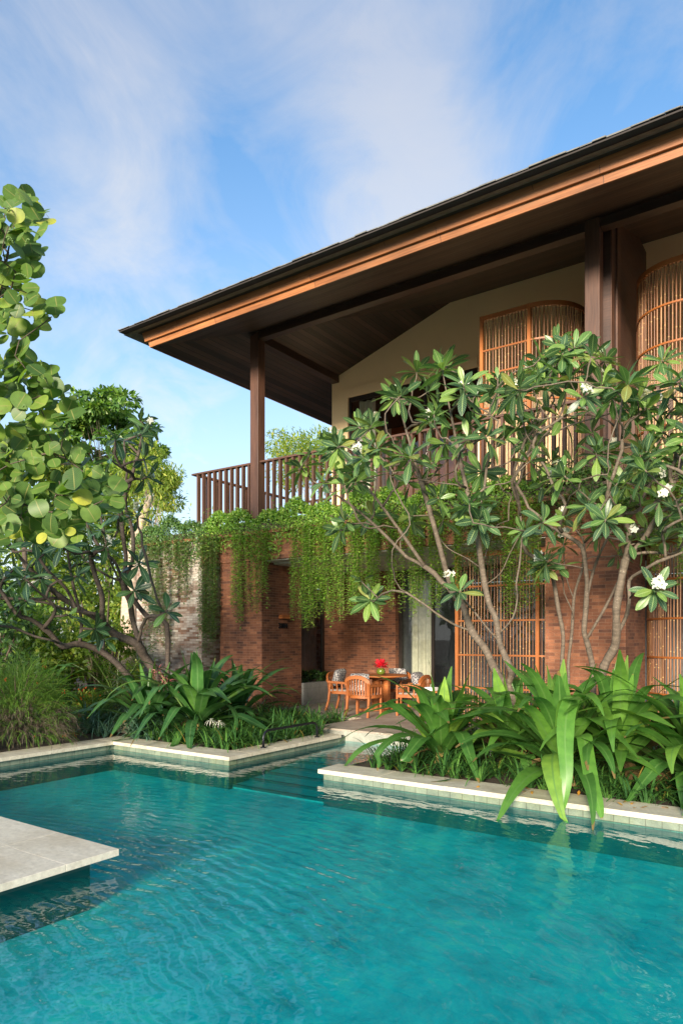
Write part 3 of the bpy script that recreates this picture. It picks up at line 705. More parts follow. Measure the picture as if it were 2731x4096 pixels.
# ---------------------------------------------------------------- furniture on the terrace
def make_chair(label):
    """horseshoe-backed teak armchair, faces +Y, origin on the floor at its middle"""
    t = empty('armchair', (0,0,0), 0, label, 'chair', 'teak armchairs round the terrace table')
    def prof(a):                                       # top rail: a from -1 (right arm) over the back to 1
        ang = a*pi*.5
        w = .30; 
        if abs(a) < .62:
            q = a/.62; x = .275*sin(q*pi/2*1.02); y = -.26 - .045*cos(q*pi/2); z = .655 + .175*max(0, cos(q*pi/2))**.8
        else:
            q = (abs(a)-.62)/.38; x = (.275+.025*q)*(1 if a > 0 else -1); y = -.26 + .50*q; z = .655 - .02*q
        return Vector((x, y, z))
    tr = MB(); pts = [prof(-1+2*i/40) for i in range(41)]
    for i in range(40): 
        d = (pts[i+1]-pts[i]).normalized()*.006
        h = .075 if abs(-1+2*(i+.5)/40) < .5 else .05
        tr.bar(pts[i]-d, pts[i+1]+d, .035, h)
    tr.build('top_rail', M['teak'], t)
    sl_ = MB()
    for i in range(19):
        a = -.90 + 1.8*i/18
        p = prof(a); b_ = Vector((p.x*.94, p.y*.92 + .01, .44)); sl_.bar(b_, p, .03, .014, (p.x, p.y, 0))
    sl_.build('back_slats', M['teak'], t)
    sr = MB()
    sp_ = [Vector((.27*sin(a_), -.255*cos(a_) if abs(a_) < pi/2 else 0, .42)) for a_ in [(-pi/2)+pi*i/16 for i in range(17)]]
    sp_ = [Vector((-.29,.24,.42))] + [Vector((p.x*1.06, p.y, p.z)) for p in sp_] + [Vector((.29,.24,.42)), Vector((-.29,.24,.42))]
    for i in range(len(sp_)-1): sr.bar(sp_[i], sp_[i+1], .035, .065)
    sr.box(-.27, .27, -.22, .23, .425, .44); sr.build('seat_frame', M['teak'], t)
    pd = MB(); pd.box(-.265, .265, -.215, .225, .442, .487); pd.build('seat_pad', M['pad'], t, bevel=.015)
    for sx in (-1, 1):
        lg = MB(); lg.bar((sx*.285,.24,0), (sx*.285,.24,.66), .045, .045, (0,1,0)); lg.build('leg', M['teak'], t, bevel=.004)
        lg = MB(); ps_ = [(sx*.25,-.20,.66),(sx*.25,-.22,.42),(sx*.255,-.245,.22),(sx*.27,-.31,0)]
        for i in range(3): lg.bar(ps_[i], ps_[i+1], .042, .045, (0,1,0))
        lg.build('leg', M['teak'], t)
    return t
ch = make_chair('orange teak armchair nearest the pool, its slatted back turned to the water')
ch.location = (-7.93, 12.22, TZ); ch.rotation_euler.z = radians(4)
for loc, rz, lab in (((-8.95, 12.95, TZ), radians(-82), 'teak armchair at the planter end of the table, its back to the number pillar'),
                     ((-7.16, 12.98, TZ), radians(94), 'teak armchair on the screen side of the table, seen from its slatted arm'),
                     ((-8.30, 14.15, TZ), radians(183), 'teak armchair on the far side of the table, in front of the brick back wall')):
    c = copy_tree(ch); c.location = loc; c.rotation_euler.z = rz; c['label'] = lab
def pattern_mat():
    m, nt, out = mat('patterned_cushion'); N = NT(nt)
    v = N.n('ShaderNodeTexVoronoi', feature='DISTANCE_TO_EDGE'); v.inputs['Scale'].default_value = 22; N.l(N.obj(), v.inputs['Vector'])
    c = N.mix(N.math('LESS_THAN', v.outputs['Distance'], .07), (.075,.07,.085), (.48,.45,.42))
    N.l(N.pbsdf(c, .9), out.inputs[0]); return m
M['cushion'] = pattern_mat()
def cushion(loc, rz, tilt, label):
    mb = MB(); n = 10; w = .46; h = .42
    for s_ in (1, -1):
        for i in range(n):
            for j in range(n):
                def P(a, b):
                    u = a/n*2-1; v = b/n*2-1; th = .085*((1-u**4)*(1-v**4))**.5
                    k = 1-.06*(u*u*v*v)
                    return Vector((u*w/2*k*(1+.03*abs(v)), s_*th, v*h/2*k))
                q = [P(i,j),P(i+1,j),P(i+1,j+1),P(i,j+1)]
                if s_ < 0: q.reverse()
                mb.face(q, [(0,0),(1,0),(1,1),(0,1)])
    o = mb.build('cushion', M['cushion'], smooth=True); o.location = loc; o.rotation_euler = (tilt, 0, rz)
    return tag(o, label, 'cushion', 'patterned cushions on the terrace chairs')
cushion((-7.95, 12.06, .90), radians(4), radians(-16), 'grey patterned cushion leaning in the armchair nearest the pool')
cushion((-9.06, 12.94, .94), radians(-82), radians(-16), 'grey patterned cushion leaning in the armchair beside the planter')
cushion((-8.30, 14.30, .92), radians(183), radians(-16), 'grey patterned cushion in the armchair before the brick back wall')
cushion((-7.03, 12.98, .92), radians(94), radians(-16), 'grey patterned cushion in the armchair on the screen side')
# round table
tb = empty('dining_table', (-8.12, 13.23, TZ), 0, 'round orange teak dining table on a four footed pedestal under the porch', 'table')
TT = .82
mb = MB(); mb.lathe((0,0,0), [(0,TT-.035),(.60,TT-.035),(.61,TT-.02),(.60,TT),(0,TT)], 40); mb.build('tabletop', M['teak'], tb)
mb = MB()
for sx, sy in ((1,0),(-1,0),(0,1),(0,-1)): mb.box(sx*.16-.05, sx*.16+.05, sy*.16-.05, sy*.16+.05, .065, TT-.036)
mb.build('pedestal', M['teak'], tb, bevel=.004)
mb = MB(); mb.bar((-.36,-.36,.04),(.36,.36,.04), .10, .06); mb.build('foot', M['teak'], tb)
mb = MB(); mb.bar((-.36,.36,.043),(.36,-.36,.043), .10, .06); mb.build('foot', M['teak'], tb)
mb = MB(); mb.lathe((0,0,0), [(.30,TT-.09),(.33,TT-.09),(.33,TT-.036),(.30,TT-.036)], 24); mb.build('apron', M['teak'], tb)
# vase of red flowers
vz = TZ+TT
vs = empty('flower_vase', (-8.12, 13.23, vz+.002), 0, 'round green glass vase full of red flowers on the dining table', 'vase')
m, nt, out = mat('green_glass'); NN = NT(nt); NN.l(NN.pbsdf((.10,.14,.02), .1), out.inputs[0]); M['vase'] = m
mb = MB(); mb.lathe((0,0,0), [(0,0),(.06,0),(.095,.035),(.10,.08),(.075,.13),(.055,.14)], 20); mb.build('bowl', M['vase'], vs, smooth=True)
M['redpetal'] = leaf_mat('red_petals', [(0,(.45,.006,.02)),(.6,(.65,.015,.04)),(1,(.75,.05,.08))], rib=(.6,.02,.04), rough=.5, transl=.25)
fl = MB()
def pet(u): return max(.12, sin(pi*min(u*.9+.08,1))**.7)
for i in range(170):
    th = R.uniform(0, 2*pi); ph = R.uniform(.05, 1.45); d = Vector((sin(ph)*cos(th), sin(ph)*sin(th), cos(ph)))
    b = Vector((0,0,.15)) + d*R.uniform(.03,.15)
    fl.leaf(b, d + Vector((0,0,.2)), Vector((0,0,1)) + Vector((R.uniform(-.6,.6),R.uniform(-.6,.6),0)), R.uniform(.06,.11), R.uniform(.02,.035), pet, 4, R.uniform(.4,1.4), .3)
fl.build('flowers', M['redpetal'], vs, smooth=True)
# small side table with folded white cloths
q = at(1003, 1583, Y=12.0)
sd = empty('side_table', (q.x, 12.0, TZ), 0, 'low orange teak side table partly hidden by the strap leaved lily', 'table')
hh = q.z-TZ-.03
mb = MB(); mb.box(-.25,.25,-.2,.2,hh-.03,hh); mb.build('tabletop', M['teak'], sd, bevel=.004)
for sx in (-1,1):
    for sy in (-1,1):
        mb = MB(); mb.box(sx*.22-.02, sx*.22+.02, sy*.17-.02, sy*.17+.02, 0, hh-.031); mb.build('leg', M['teak'], sd)
mb = MB()
for i in range(3): mb.box(-.11+.004*i, .11, -.08, .08+.003*i, .001+i*.022, .021+i*.022)
o_ = mb.build('folded_cloth', M['white'], bevel=.006); o_.location = (q.x-.1, 11.95, TZ+hh); tag(o_, 'folded white cloth lying on the low side table', 'cloth')
# handrail set in the coping of the inlet
h0 = at(601, 1713, X=-7.09); h1 = at(690, 1688, X=-7.09)
hy0 = at(605, 1718, z=.14).y; hy1 = at(692, 1690, z=.14).y; hx = -7.12
hnd = empty('pool_handrail', (hx, hy0, .14), 0, 'low black metal handrail bent over the coping beside the pool steps', 'handrail')
L = max(hy1-hy0, .8); Hh = .26
pts = [(0,0,.0),(0,0,Hh-.10),(0,.02,Hh-.05),(0,.06,Hh-.015),(0,.11,Hh)] + [(0,L-.11,Hh),(0,L-.06,Hh-.015),(0,L-.02,Hh-.05),(0,L,Hh-.10),(0,L,0)]
MB().tube(pts, .021, 10).build('rail', M['metal'], hnd, smooth=True)
for y in (0, L):
    MB().lathe((0,y,0), [(0,.001),(.045,.001),(.045,.012),(.025,.018),(0,.018)], 16).build('floor_flange', M['metal'], hnd)
# stone on the coping
q = at(524, 1703, z=.14); mb = MB(); mb.sphere((0,0,.035), .1, 9, 6, (1.1,.65,.42), .16)
o_ = mb.build('loose_stone', M['granite']); o_.location = (q.x, q.y+.05, .142); o_.rotation_euler.z = .6; tag(o_, 'flat grey brown stone lying on the coping corner', 'stone')
# leaves floating on the water; the orange one stands in for a reflection
M['yleaf'] = leaf_mat('fallen_leaf_or_reflection', [(0,(.55,.33,.03)),(1,(.50,.16,.03))], rib=(.6,.45,.1), rough=.5, transl=.1)
def oval(u): return max(.04, sin(pi*min(max(u,0),1))**.75)
for px, py, lab in ((1265,1766+28,'yellow leaf floating beside the right hand coping near its corner'),(1487,1792,'long yellow leaf floating by the coping under the big lily'),(1125,1822,'small orange leaf shape added as a reflection in the open water before the lilies')):
    q = at(px if px != 1265 else 1009, py if px != 1265 else 1784, z=.004)
    mb = MB(); mb.leaf((0,0,0), (1,.2,0), (0,0,1), .16, .05, oval, 5, -.25, .2); o_ = mb.build('fallen_leaf_or_reflection', M['yleaf'], smooth=True); o_.location = (q.x, q.y, .006); o_.rotation_euler.z = R.uniform(0,6); tag(o_, lab, 'leaf')

for i in range(11):
    x = R.uniform(1000, 1540); y_ = R.uniform(7.3, 7.6); q = at(x, 1800, Y=y_)
    mb = MB(); mb.leaf((0,0,0), (1,.2,.1), (0,0,1), R.uniform(.06,.12), .03, oval, 5, R.uniform(-.8,.8), .4); o_ = mb.build('dry_leaf', M['yleaf'], smooth=True); o_.location = (q.x, y_, .15); o_.rotation_euler = (R.uniform(-.2,.2), 0, R.uniform(0,6)); tag(o_, 'small dry brown leaf lying on the right hand coping', 'leaf', 'dry leaves scattered on the right hand coping')
# ---------------------------------------------------------------- plants
GR = 2.399963
UP = Vector((0,0,1))
def rv(a=1.0): return Vector((R.uniform(-a,a), R.uniform(-a,a), R.uniform(-a,a)))
M['bark'] = None
def bark_mat(name, c1, c2, spots, ring=0.0):
    m, nt, out = mat(name); N = NT(nt); uv = N.uv(); p = N.pos()
    f = N.noise(N.mapping(p, (1,1,.6)), 14, 6, .7)
    c = N.ramp(f, [(.3, c1), (.68, c2)])
    v = N.noise(p, 55, 2, .5); c = N.mix(N.ramp(v, [(.64, 0.0), (.72, .7)]), c, spots)
    rg = N.noise(N.mapping(uv, (34, 3, 1)), 1.0, 4, .6)
    c = N.mix(1.0, c, N.ramp(rg, [(.35, .72), (.65, 1.18)]), 'MULTIPLY')
    N.l(N.pbsdf(c, .8, N.bump(N.math('ADD', f, rg), .5, .012)), out.inputs[0]); return m
M['bark'] = bark_mat('frangipani_bark', (.085,.064,.046), (.165,.127,.092), (.33,.28,.22))
M['bark_dark'] = bark_mat('shaded_frangipani_bark', (.050,.037,.030), (.12,.09,.07), (.26,.22,.18))  # darker copy of the bark above with shade put into its colour
M['bark_pale'] = bark_mat('pale_bark', (.36,.25,.17), (.62,.50,.38), (.7,.6,.5))
M['bark_bush'] = bark_mat('brown_bark', (.05,.035,.025), (.11,.08,.055), (.2,.15,.1))
M['frangi'] = leaf_mat('frangipani_leaf', [(0,(.022,.060,.034)),(.35,(.034,.090,.040)),(.62,(.055,.135,.040)),(.8,(.11,.22,.05)),(.93,(.18,.29,.06)),(1,(.20,.19,.05))], rib=(.30,.40,.16), ribw=.045, rough=.36, transl=.26, veins=.35)
M['frangi_dark'] = leaf_mat('frangipani_leaf_dark', [(0,(.018,.055,.032)),(.5,(.028,.085,.036)),(.85,(.05,.13,.04)),(1,(.12,.24,.05))], rib=(.25,.35,.18), ribw=.05, rough=.30, transl=.18, veins=.25)  # frangipani leaf again, greens darkened to carry the shade
M['grape'] = leaf_mat('sea_grape_leaf', [(0,(.050,.110,.028)),(.35,(.085,.165,.033)),(.7,(.115,.205,.04)),(.92,(.19,.28,.05)),(1,(.42,.42,.06))], rib=(.28,.27,.09), ribw=.022, rough=.45, transl=.34, veins=.12, spec=.35, spots=.6)
M['crinum'] = leaf_mat('crinum_leaf', [(0,(.040,.115,.022)),(.5,(.062,.165,.028)),(.85,(.105,.235,.035)),(1,(.20,.33,.05))], rib=(.10,.21,.05), ribw=.05, rough=.40, transl=.28, veins=0, tip=(.20,.12,.045), spots=.3)
M['crinum_dark'] = leaf_mat('crinum_leaf_shade', [(0,(.028,.090,.030)),(.5,(.048,.135,.034)),(.9,(.08,.19,.038)),(1,(.15,.26,.045))], rib=(.10,.20,.07), ribw=.05, rough=.34, transl=.22, veins=0, tip=(.18,.11,.04))  # crinum leaf toned down, shade laid into the greens
M['strap'] = leaf_mat('spider_lily_leaf', [(0,(.020,.065,.022)),(.5,(.040,.115,.028)),(.85,(.075,.18,.035)),(.97,(.10,.22,.04)),(1,(.35,.22,.05))], rib=(.06,.15,.04), ribw=.06, rough=.34, transl=.2)
M['strap_blue'] = leaf_mat('liriope_leaf', [(0,(.05,.12,.085)),(.5,(.09,.19,.13)),(1,(.16,.28,.18))], rib=(.08,.15,.1), ribw=.06, rough=.3, transl=.15)
M['vine'] = leaf_mat('vine_leaf', [(0,(.10,.21,.04)),(.4,(.17,.32,.052)),(.8,(.27,.43,.07)),(1,(.42,.50,.11))], rib=(.22,.33,.1), ribw=.05, rough=.42, transl=.40)
M['vine_dark'] = leaf_mat('vine_leaf_shaded', [(0,(.055,.125,.045)),(.5,(.095,.19,.055)),(.9,(.16,.27,.065)),(1,(.28,.36,.09))], rib=(.18,.27,.1), ribw=.05, rough=.4, transl=.34)  # same vine foliage, shade put into a darker green
M['stem'] = plain_mat('vine_stem', (.16,.13,.05), .7)
M['gstem'] = plain_mat('green_stem', (.12,.20,.05), .5)
M['petal'] = leaf_mat('white_petal', [(0,(.80,.80,.76)),(1,(.84,.84,.80))], rib=(.82,.74,.38), ribw=.03, rough=.5, transl=.25, tcol=1.0, under=1.0)
M['pinkpetal'] = leaf_mat('burgundy_petal', [(0,(.22,.05,.07)),(.6,(.40,.14,.15)),(1,(.55,.35,.30))], rib=(.2,.03,.05), rough=.5, transl=.2)
M['feather'] = leaf_mat('feathery_leaf', [(0,(.055,.13,.025)),(.5,(.10,.21,.03)),(.9,(.18,.31,.045)),(1,(.2,.18,.07))], ribw=0, rough=.5, transl=.35)
M['dry'] = leaf_mat('dry_stem', [(0,(.06,.045,.03)),(1,(.14,.11,.08))], ribw=0, rough=.8, transl=.1)
M['bushA'] = leaf_mat('dark_bush_leaf', [(0,(.018,.05,.016)),(.5,(.035,.085,.022)),(.9,(.065,.14,.03)),(1,(.16,.25,.05))], ribw=0, rough=.4, transl=.25)
M['bushB'] = leaf_mat('bright_bush_leaf', [(0,(.07,.13,.02)),(.5,(.13,.21,.03)),(.85,(.22,.30,.045)),(1,(.34,.34,.06))], ribw=0, rough=.45, transl=.4)
M['treeA'] = leaf_mat('almond_tree_leaf', [(0,(.05,.12,.03)),(.5,(.10,.20,.04)),(.9,(.17,.29,.05)),(1,(.28,.36,.08))], ribw=0, rough=.4, transl=.3)
M['treeB'] = leaf_mat('pale_tree_leaf', [(0,(.12,.20,.035)),(.5,(.22,.30,.05)),(.85,(.32,.38,.07)),(1,(.42,.36,.08))], ribw=0, rough=.5, transl=.45)
M['palm'] = leaf_mat('palm_leaflet', [(0,(.05,.12,.02)),(.5,(.11,.22,.03)),(1,(.25,.36,.05))], ribw=0, rough=.4, transl=.35)
M['withered'] = leaf_mat('withered_leaf', [(0,(.12,.07,.03)),(.6,(.24,.15,.06)),(1,(.33,.26,.08))], ribw=0, rough=.8, transl=.15)
M['redflower'] = leaf_mat('orange_red_flower', [(0,(.50,.05,.012)),(1,(.65,.13,.03))], ribw=0, rough=.5, transl=.2)
# --- tree skeletons
class Tree:
    def __init__(s): s.p = []; s.par = []; s.tip = []
    def add(s, p, par): s.p.append(Vector(p)); s.par.append(par); return len(s.p)-1
    def limb(s, pts, start=None, sub=3, wob=.0):
        """smooth limb through pts; start = node to leave from"""
        cur = start if start is not None else s.add(pts[0], -1)
        q = ([s.p[start]] if start is not None else [Vector(pts[0])]) + [Vector(a) for a in pts[1 if start is None else 0:]]
        for i in range(len(q)-1):
            p0 = q[max(i-1,0)]; p1 = q[i]; p2 = q[i+1]; p3 = q[min(i+2, len(q)-1)]
            for k in range(1, sub+1):
                t = k/sub
                c = .5*((2*p1) + (p2-p0)*t + (2*p0-5*p1+4*p2-p3)*t*t + (3*p1-p0-3*p2+p3)*t**3)
                cur = s.add(c + rv(wob), cur)
        s.tip.append(cur); return cur
    def near(s, p): return min(range(len(s.p)), key=lambda i: (s.p[i]-p).length)
    def depth(s, i):
        L = 0
        while s.par[i] >= 0: L += (s.p[i]-s.p[s.par[i]]).length; i = s.par[i]
        return L
    def grow(s, targets, wob=.02, cost=.45, rise=.35, steps=4):
        dep = [s.depth(i) for i in range(len(s.p))]
        base = s.p[0]
        for t in sorted(targets, key=lambda q: (q-base).length):
            best = None
            for i, q in enumerate(s.p):
                v = t - q; d = v.length
                c = d*(1 if v.z > -.05 else 1.6) + cost*dep[i]*.5
                if best is None or c < best[0]: best = (c, i, d)
            i, d = best[1], best[2]; q = s.p[i]
            pd = (q - s.p[s.par[i]]).normalized() if s.par[i] >= 0 else UP
            c1 = q + (pd*.5 + (t-q).normalized()*.7) * d*.4
            c2 = t - (UP*rise + (t-q).normalized()*(1-rise)) * d*.3
            cur = i; n = max(2, min(steps, int(d/.12)))
            for k in range(1, n+1):
                u = k/n; b = q*(1-u)**3 + c1*3*u*(1-u)**2 + c2*3*u*u*(1-u) + t*u**3
                if k < n: b = b + rv(wob)
                cur = s.add(b, cur); dep.append(dep[s.par[cur]] + (s.p[cur]-s.p[s.par[cur]]).length)
            s.tip.append(cur)
    def radii(s, r0, ex=.42, base=None):
        kids = [0]*len(s.p); ch = [[] for _ in s.p]
        for i, a in enumerate(s.par):
            if a >= 0: ch[a].append(i)
        n = [0]*len(s.p)
        for i in reversed(range(len(s.p))):
            n[i] = n[i] + (1 if not ch[i] else 0)
            if s.par[i] >= 0: n[s.par[i]] += n[i]
        s.ch = ch; s.n = n
        s.r = [r0*max(k,1)**ex for k in n]
        return s
    def mesh(s, n=7, knob=0.0):
        mb = MB(); done = [(i) for i, a in enumerate(s.par) if a < 0]; stack = [(i, None) for i in done]
        while stack:
            i, pa = stack.pop()
            path = []; rad = []
            if pa is not None: path.append(s.p[pa]); rad.append(min(s.r[pa], s.r[i]*1.25))
            while True:
                path.append(s.p[i]); rad.append(s.r[i]*(1+R.uniform(-knob, knob)))
                c = s.ch[i]
                if not c: break
                c = sorted(c, key=lambda j: -s.n[j])
                for j in c[1:]: stack.append((j, i))
                i = c[0]
            if len(path) > 1: mb.tube(path, rad, n if max(rad) > .02 else 5)
        return mb
    def dirn(s, i):
        a = s.par[i]; a2 = s.par[a] if a >= 0 and s.par[a] >= 0 else a
        d = s.p[i]-s.p[a2]
        return d.normalized() if d.length > 1e-5 else UP.copy()
def w_frangi(u):
    if u < .10: return .10
    return max(.06, (sin(pi*min((u-.06)/.96, 1)**1.25))**.72)
def w_disc(u): return max(.05, sqrt(max(0, 1-(2*min(max(u,0),1)-1)**2)))
def w_strap(u): return (.55+.45*min(u*4,1)) * (1 if u < .55 else max(.04, (1-(u-.55)/.45))**.75)
def w_blade(u): return max(.06, min(1, .6+u*2) * (1-u)**.5)
def w_oval(u): return max(.05, sin(pi*min(max(u,.02),1))**.8)
def rosette(mb, p, d, n, L, spread=(25,100), W=.30, prof=w_frangi, segs=6, droop=.5):
    W = W*1.05
    d = d.normalized(); a = d.orthogonal().normalized(); b = d.cross(a); o = R.uniform(0, 6.28)
    for i in range(n):
        t = i/max(n-1,1); th = radians(spread[0] + (spread[1]-spread[0])*t**.8 + R.uniform(-9, 9)); az = o + i*GR
        side = a*cos(az) + b*sin(az); dr = (d*cos(th) + side*sin(th)).normalized()
        nr = (d*sin(th) - side*cos(th)).normalized()
        dr = (dr - UP*(.10+.25*t)*droop).normalized()
        l = L*(.62+.38*min(1, .35+t*1.2))*R.uniform(.82, 1.1)
        mb.leaf(p + side*.012 - d*R.uniform(0,.07)*(t+.2), dr, nr, l, l*W*R.uniform(.9,1.12), prof, segs, R.uniform(.15, .75)*droop + .15, R.uniform(.10,.28), R.uniform(-.25,.25))
def flower_cluster(p, d, n=6, size=.055):
    mb = MB()
    for i in range(n):
        c = p + d*.09 + rv(.05); ax = (d + rv(.7)).normalized(); a = ax.orthogonal().normalized(); b = ax.cross(a)
        for k in range(5):
            az = k*2*pi/5; sd = a*cos(az)+b*sin(az)
            mb.leaf(c, (sd*.9+ax*.55), ax, size*1.15, size*.75, w_oval, 4, .7, -.1, .3)
    return mb
def shrub(label, cat, loc, size, n, L, W, m, group=None, name='shrub', clumps=16, stems=5, flat=1.0, prof=w_oval, bark='bark_bush', parts=True, trunkz=0, flow=None, kind=None, segs=3):
    """leafy bush or crown: leaves gathered in clumps through an uneven volume"""
    loc = Vector(loc); t = empty(name, loc, 0, label, cat, group)
    cs = []
    for i in range(clumps):
        th = R.uniform(0, 2*pi); ph = math.acos(R.uniform(-.55, 1)); rr = R.uniform(.45, .92)
        cs.append((Vector((cos(th)*sin(ph)*size[0]*rr, sin(th)*sin(ph)*size[1]*rr, size[2]*(.5+.5*cos(ph)*rr) + trunkz)), R.uniform(.22, .42)*min(size[0], size[1], size[2])*1.05))
    if name == 'almond_tree':                          # spreading tiers of branches
        cs = []
        for i in range(clumps):
            tier = R.choice((0,0,1,1,1,2,2,3)); rad_ = (1.0, 1.12, .82, .42)[tier]*sqrt(R.uniform(.05,1)); th = R.uniform(0, 2*pi)
            cs.append((Vector((cos(th)*rad_*size[0], sin(th)*rad_*size[1], trunkz + size[2]*((.06,.36,.66,.92)[tier] + R.uniform(-.07,.07)) - .10*size[2]*rad_)), R.uniform(.16,.30)*size[0]*.75))
    st = MB(); 
    for c, r in cs:
        b = Vector((R.uniform(-.1,.1)*size[0], R.uniform(-.1,.1)*size[1], 0 if not trunkz else trunkz*.8)); mid = (b+c)*.5 + Vector((0,0,.05*size[2]))
        rr = (.012+.010*size[2])*(.35 if trunkz else 1)
        st.tube([b, mid, c], [rr*(2 if trunkz else 1), rr*.7, rr*.25], 5)
    if trunkz: 
        ln = R.uniform(-.3,.3); st.tube([(0,0,0),(ln*.4,.1,trunkz*.5),(0,0,trunkz)], [.05*size[2]*.55+.05, .04*size[2]*.5+.04, .03*size[2]*.5+.03], 8)
    st.build('trunk' if trunkz else 'stems', M[bark], t, smooth=True)
    mb = MB(); per = max(1, n//len(cs))
    for c, r in cs:
        for k in range(per):
            v = Vector((R.gauss(0,1), R.gauss(0,1), R.gauss(0,1))).normalized(); q = c + v*r*R.uniform(.35,1.05)**.6*Vector((1,1,flat)).length/1.732
            q = Vector((c.x + v.x*r*1.1*R.uniform(.4,1), c.y + v.y*r*1.1*R.uniform(.4,1), c.z + v.z*r*flat*R.uniform(.4,1)))
            d = (v + rv(.8)); d.z -= .15
            l = L*R.uniform(.65,1.25)
            mb.leaf(q, d, UP*R.uniform(.3,1.2) + v*.6 + rv(.5), l, l*W, prof, segs, R.uniform(0,.7), .2)
    mb.build('crown' if trunkz else 'foliage', M[m], t, smooth=True)
    if flow:
        fb = MB()
        for i in range(flow[1]):
            c, r = R.choice(cs); v = Vector((R.gauss(0,1), R.gauss(0,1), abs(R.gauss(0,1)))).normalized(); q = c + v*r*1.1
            for k in range(4): fb.leaf(q, v+rv(.6), UP, flow[2], flow[2]*.4, w_oval, 2, .3, .2)
        fb.build('blossoms', M[flow[0]], t)
    return t
# --- frangipani, right hand side
def line(pts, y0, y1, wob=.06):
    n = len(pts)-1
    return [at(x, y, Y=y0+(y1-y0)*i/n + R.uniform(-wob, wob)) for i, (x, y) in enumerate(pts)]
def dline(pts, d0, d1, wob=.06):
    n = len(pts)-1
    return [at(x, y, d=d0+(d1-d0)*i/n + R.uniform(-wob, wob)) for i, (x, y) in enumerate(pts)]
def A_(l): return [(918.6+.2563*x, 1205.7+.2563*y) for x, y in l]
def B_(l): return [(1234.4+.2128*x, 1119.6+.2128*y) for x, y in l]
def finish(name, tr, r0, ex, loc, label, group, bark, leafm, L, nl, flowers=0, knob=.10, extra_r=None, droop=.6, fpos=None):
    tr.radii(r0, ex)
    t = empty(name, (0,0,0), 0, label, 'tree', group)
    base = tr.p[0].copy(); t.location = base
    mb = tr.mesh(8, knob); mb.v = [v-base for v in mb.v]; mb.build('trunk', M[bark], t, smooth=True)
    lf = MB(); tips = [i for i in range(len(tr.p)) if not tr.ch[i]]
    for i in tips:
        d = (tr.dirn(i) + UP*.35).normalized()
        rosette(lf, tr.p[i]-base, d, R.randint(*nl), L*R.uniform(.8,1.15), droop=droop)
    lf.build('crown', M[leafm], t, smooth=True)
    fp = fpos or [tr.p[i] for i in R.sample(tips, min(flowers, len(tips)))]
    for q in fp:
        i = min(tips, key=lambda j: (tr.p[j]-q).length)
        d = (tr.dirn(i) + UP*.6).normalized()
        flower_cluster(q-base if fpos else tr.p[i]-base+d*.06, d, R.randint(4,8)).build('flower_cluster', M['petal'], t, smooth=True)
    return t
TARG = [(1024,836),(945,915),(825,983),(904,1004),(956,972),(1097,931),(1145,873),(1055,915),(1192,904),(1244,826),(1317,800),(1323,920),(1391,831),(1464,925),(1532,841),(1563,883),(1558,962),(1124,999),(1186,978),(1249,1004),(1312,1061),(799,1088),(867,1041),(972,1093),(1019,1067),(1113,1072),(1192,1083),(903,1130),(1155,1109),(1391,1098),(1480,1041),(1516,988),
 (778,1217),(830,1332),(851,1374),(940,1206),(898,1264),(1055,1353),(1113,1180),(1166,1196),(1244,1196),(1302,1159),(1375,1222),(1417,1274),(1244,1295),(1501,1353),(1480,1248),(1532,1217),(1506,1159),(1008,1149),(1082,1159),(1558,1264),(1207,1243),(690,1070),(712,1040),(740,1110),(1420,960),(1280,880),(1360,990),(1430,1030),(1070,1010),(1000,1010),(1340,1130),(1450,1110),(1230,1130),(1540,1080),(860,1100),(930,1060),(1290,960),(1170,1150),(1590,1000),(1600,1120),(1610,930),(1590,1200),(760,1020),(1220,1060),(1270,1110),(1410,1180)]
tA = Tree()
gA = at(1180, 1640, Y=9.1); gA.z = .12
a1 = line(A_([(1000,1570),(960,1440),(900,1380),(830,1260),(760,1110),(640,950),(560,720),(460,590),(380,520),(300,430),(180,350),(60,290)]), 9.1, 9.9)
tA.limb([gA, gA.lerp(a1[0], .5)+Vector((.03,0,0))] + a1)
def br(tr, pts): 
    i = tr.near(pts[0]); return tr.limb(pts[1:], start=i)
br(tA, line(A_([(960,1440),(1000,1330),(950,1200),(890,1050),(860,850),(800,720),(760,540),(740,400),(770,250),(830,80),(870,0)]), 9.1, 9.5))
br(tA, line(A_([(640,950),(500,900),(350,810),(200,700),(0,570)]), 9.4, 8.9))
br(tA, line(A_([(890,1050),(760,900),(620,720),(480,540)]), 9.2, 9.0))
br(tA, line(A_([(920,980),(1010,830),(1050,650),(1040,530),(1070,350),(1090,120)]), 9.2, 9.0))
br(tA, line(A_([(740,400),(600,300),(430,210),(330,80)]), 9.4, 9.8))
br(tA, line(A_([(800,560),(900,430),(980,260),(1070,90)]), 9.4, 9.9))
br(tA, [at(*q, Y=y_) for *q, y_ in ((934,1280,9.9),(880,1225,9.7),(825,1175,9.5),(770,1135,9.3),(720,1105,9.1),(692,1072,9.0))])
br(tA, [at(*q, Y=y_) for *q, y_ in ((975,1300,9.8),(915,1215,9.5),(860,1140,9.2),(805,1075,9.0),(770,1010,8.9))])
br(tA, [at(*q, Y=y_) for *q, y_ in ((1040,1330,9.5),(1008,1250,9.3),(980,1150,9.1),(950,1050,9.0),(925,960,8.9),(912,905,8.8))])
br(tA, [at(*q, Y=y_) for *q, y_ in ((1110,1310,9.2),(1090,1200,9.0),(1062,1085,8.9),(1042,985,8.8),(1022,885,8.7),(1015,845,8.7))])
tB = Tree(); gB = at(1290, 1600, Y=10.7); gB.z = .12
b1 = line(B_([(260,1900),(275,1600),(220,1300),(170,1000),(130,940),(40,820),(-120,700)]), 10.7, 10.2)
tB.limb([gB, b1[0]-Vector((0,0,.4))] + b1)
b2 = line(B_([(330,1900),(370,1550),(390,1200),(440,1000),(480,880),(500,600),(430,480),(300,350)]), 10.75, 10.5)
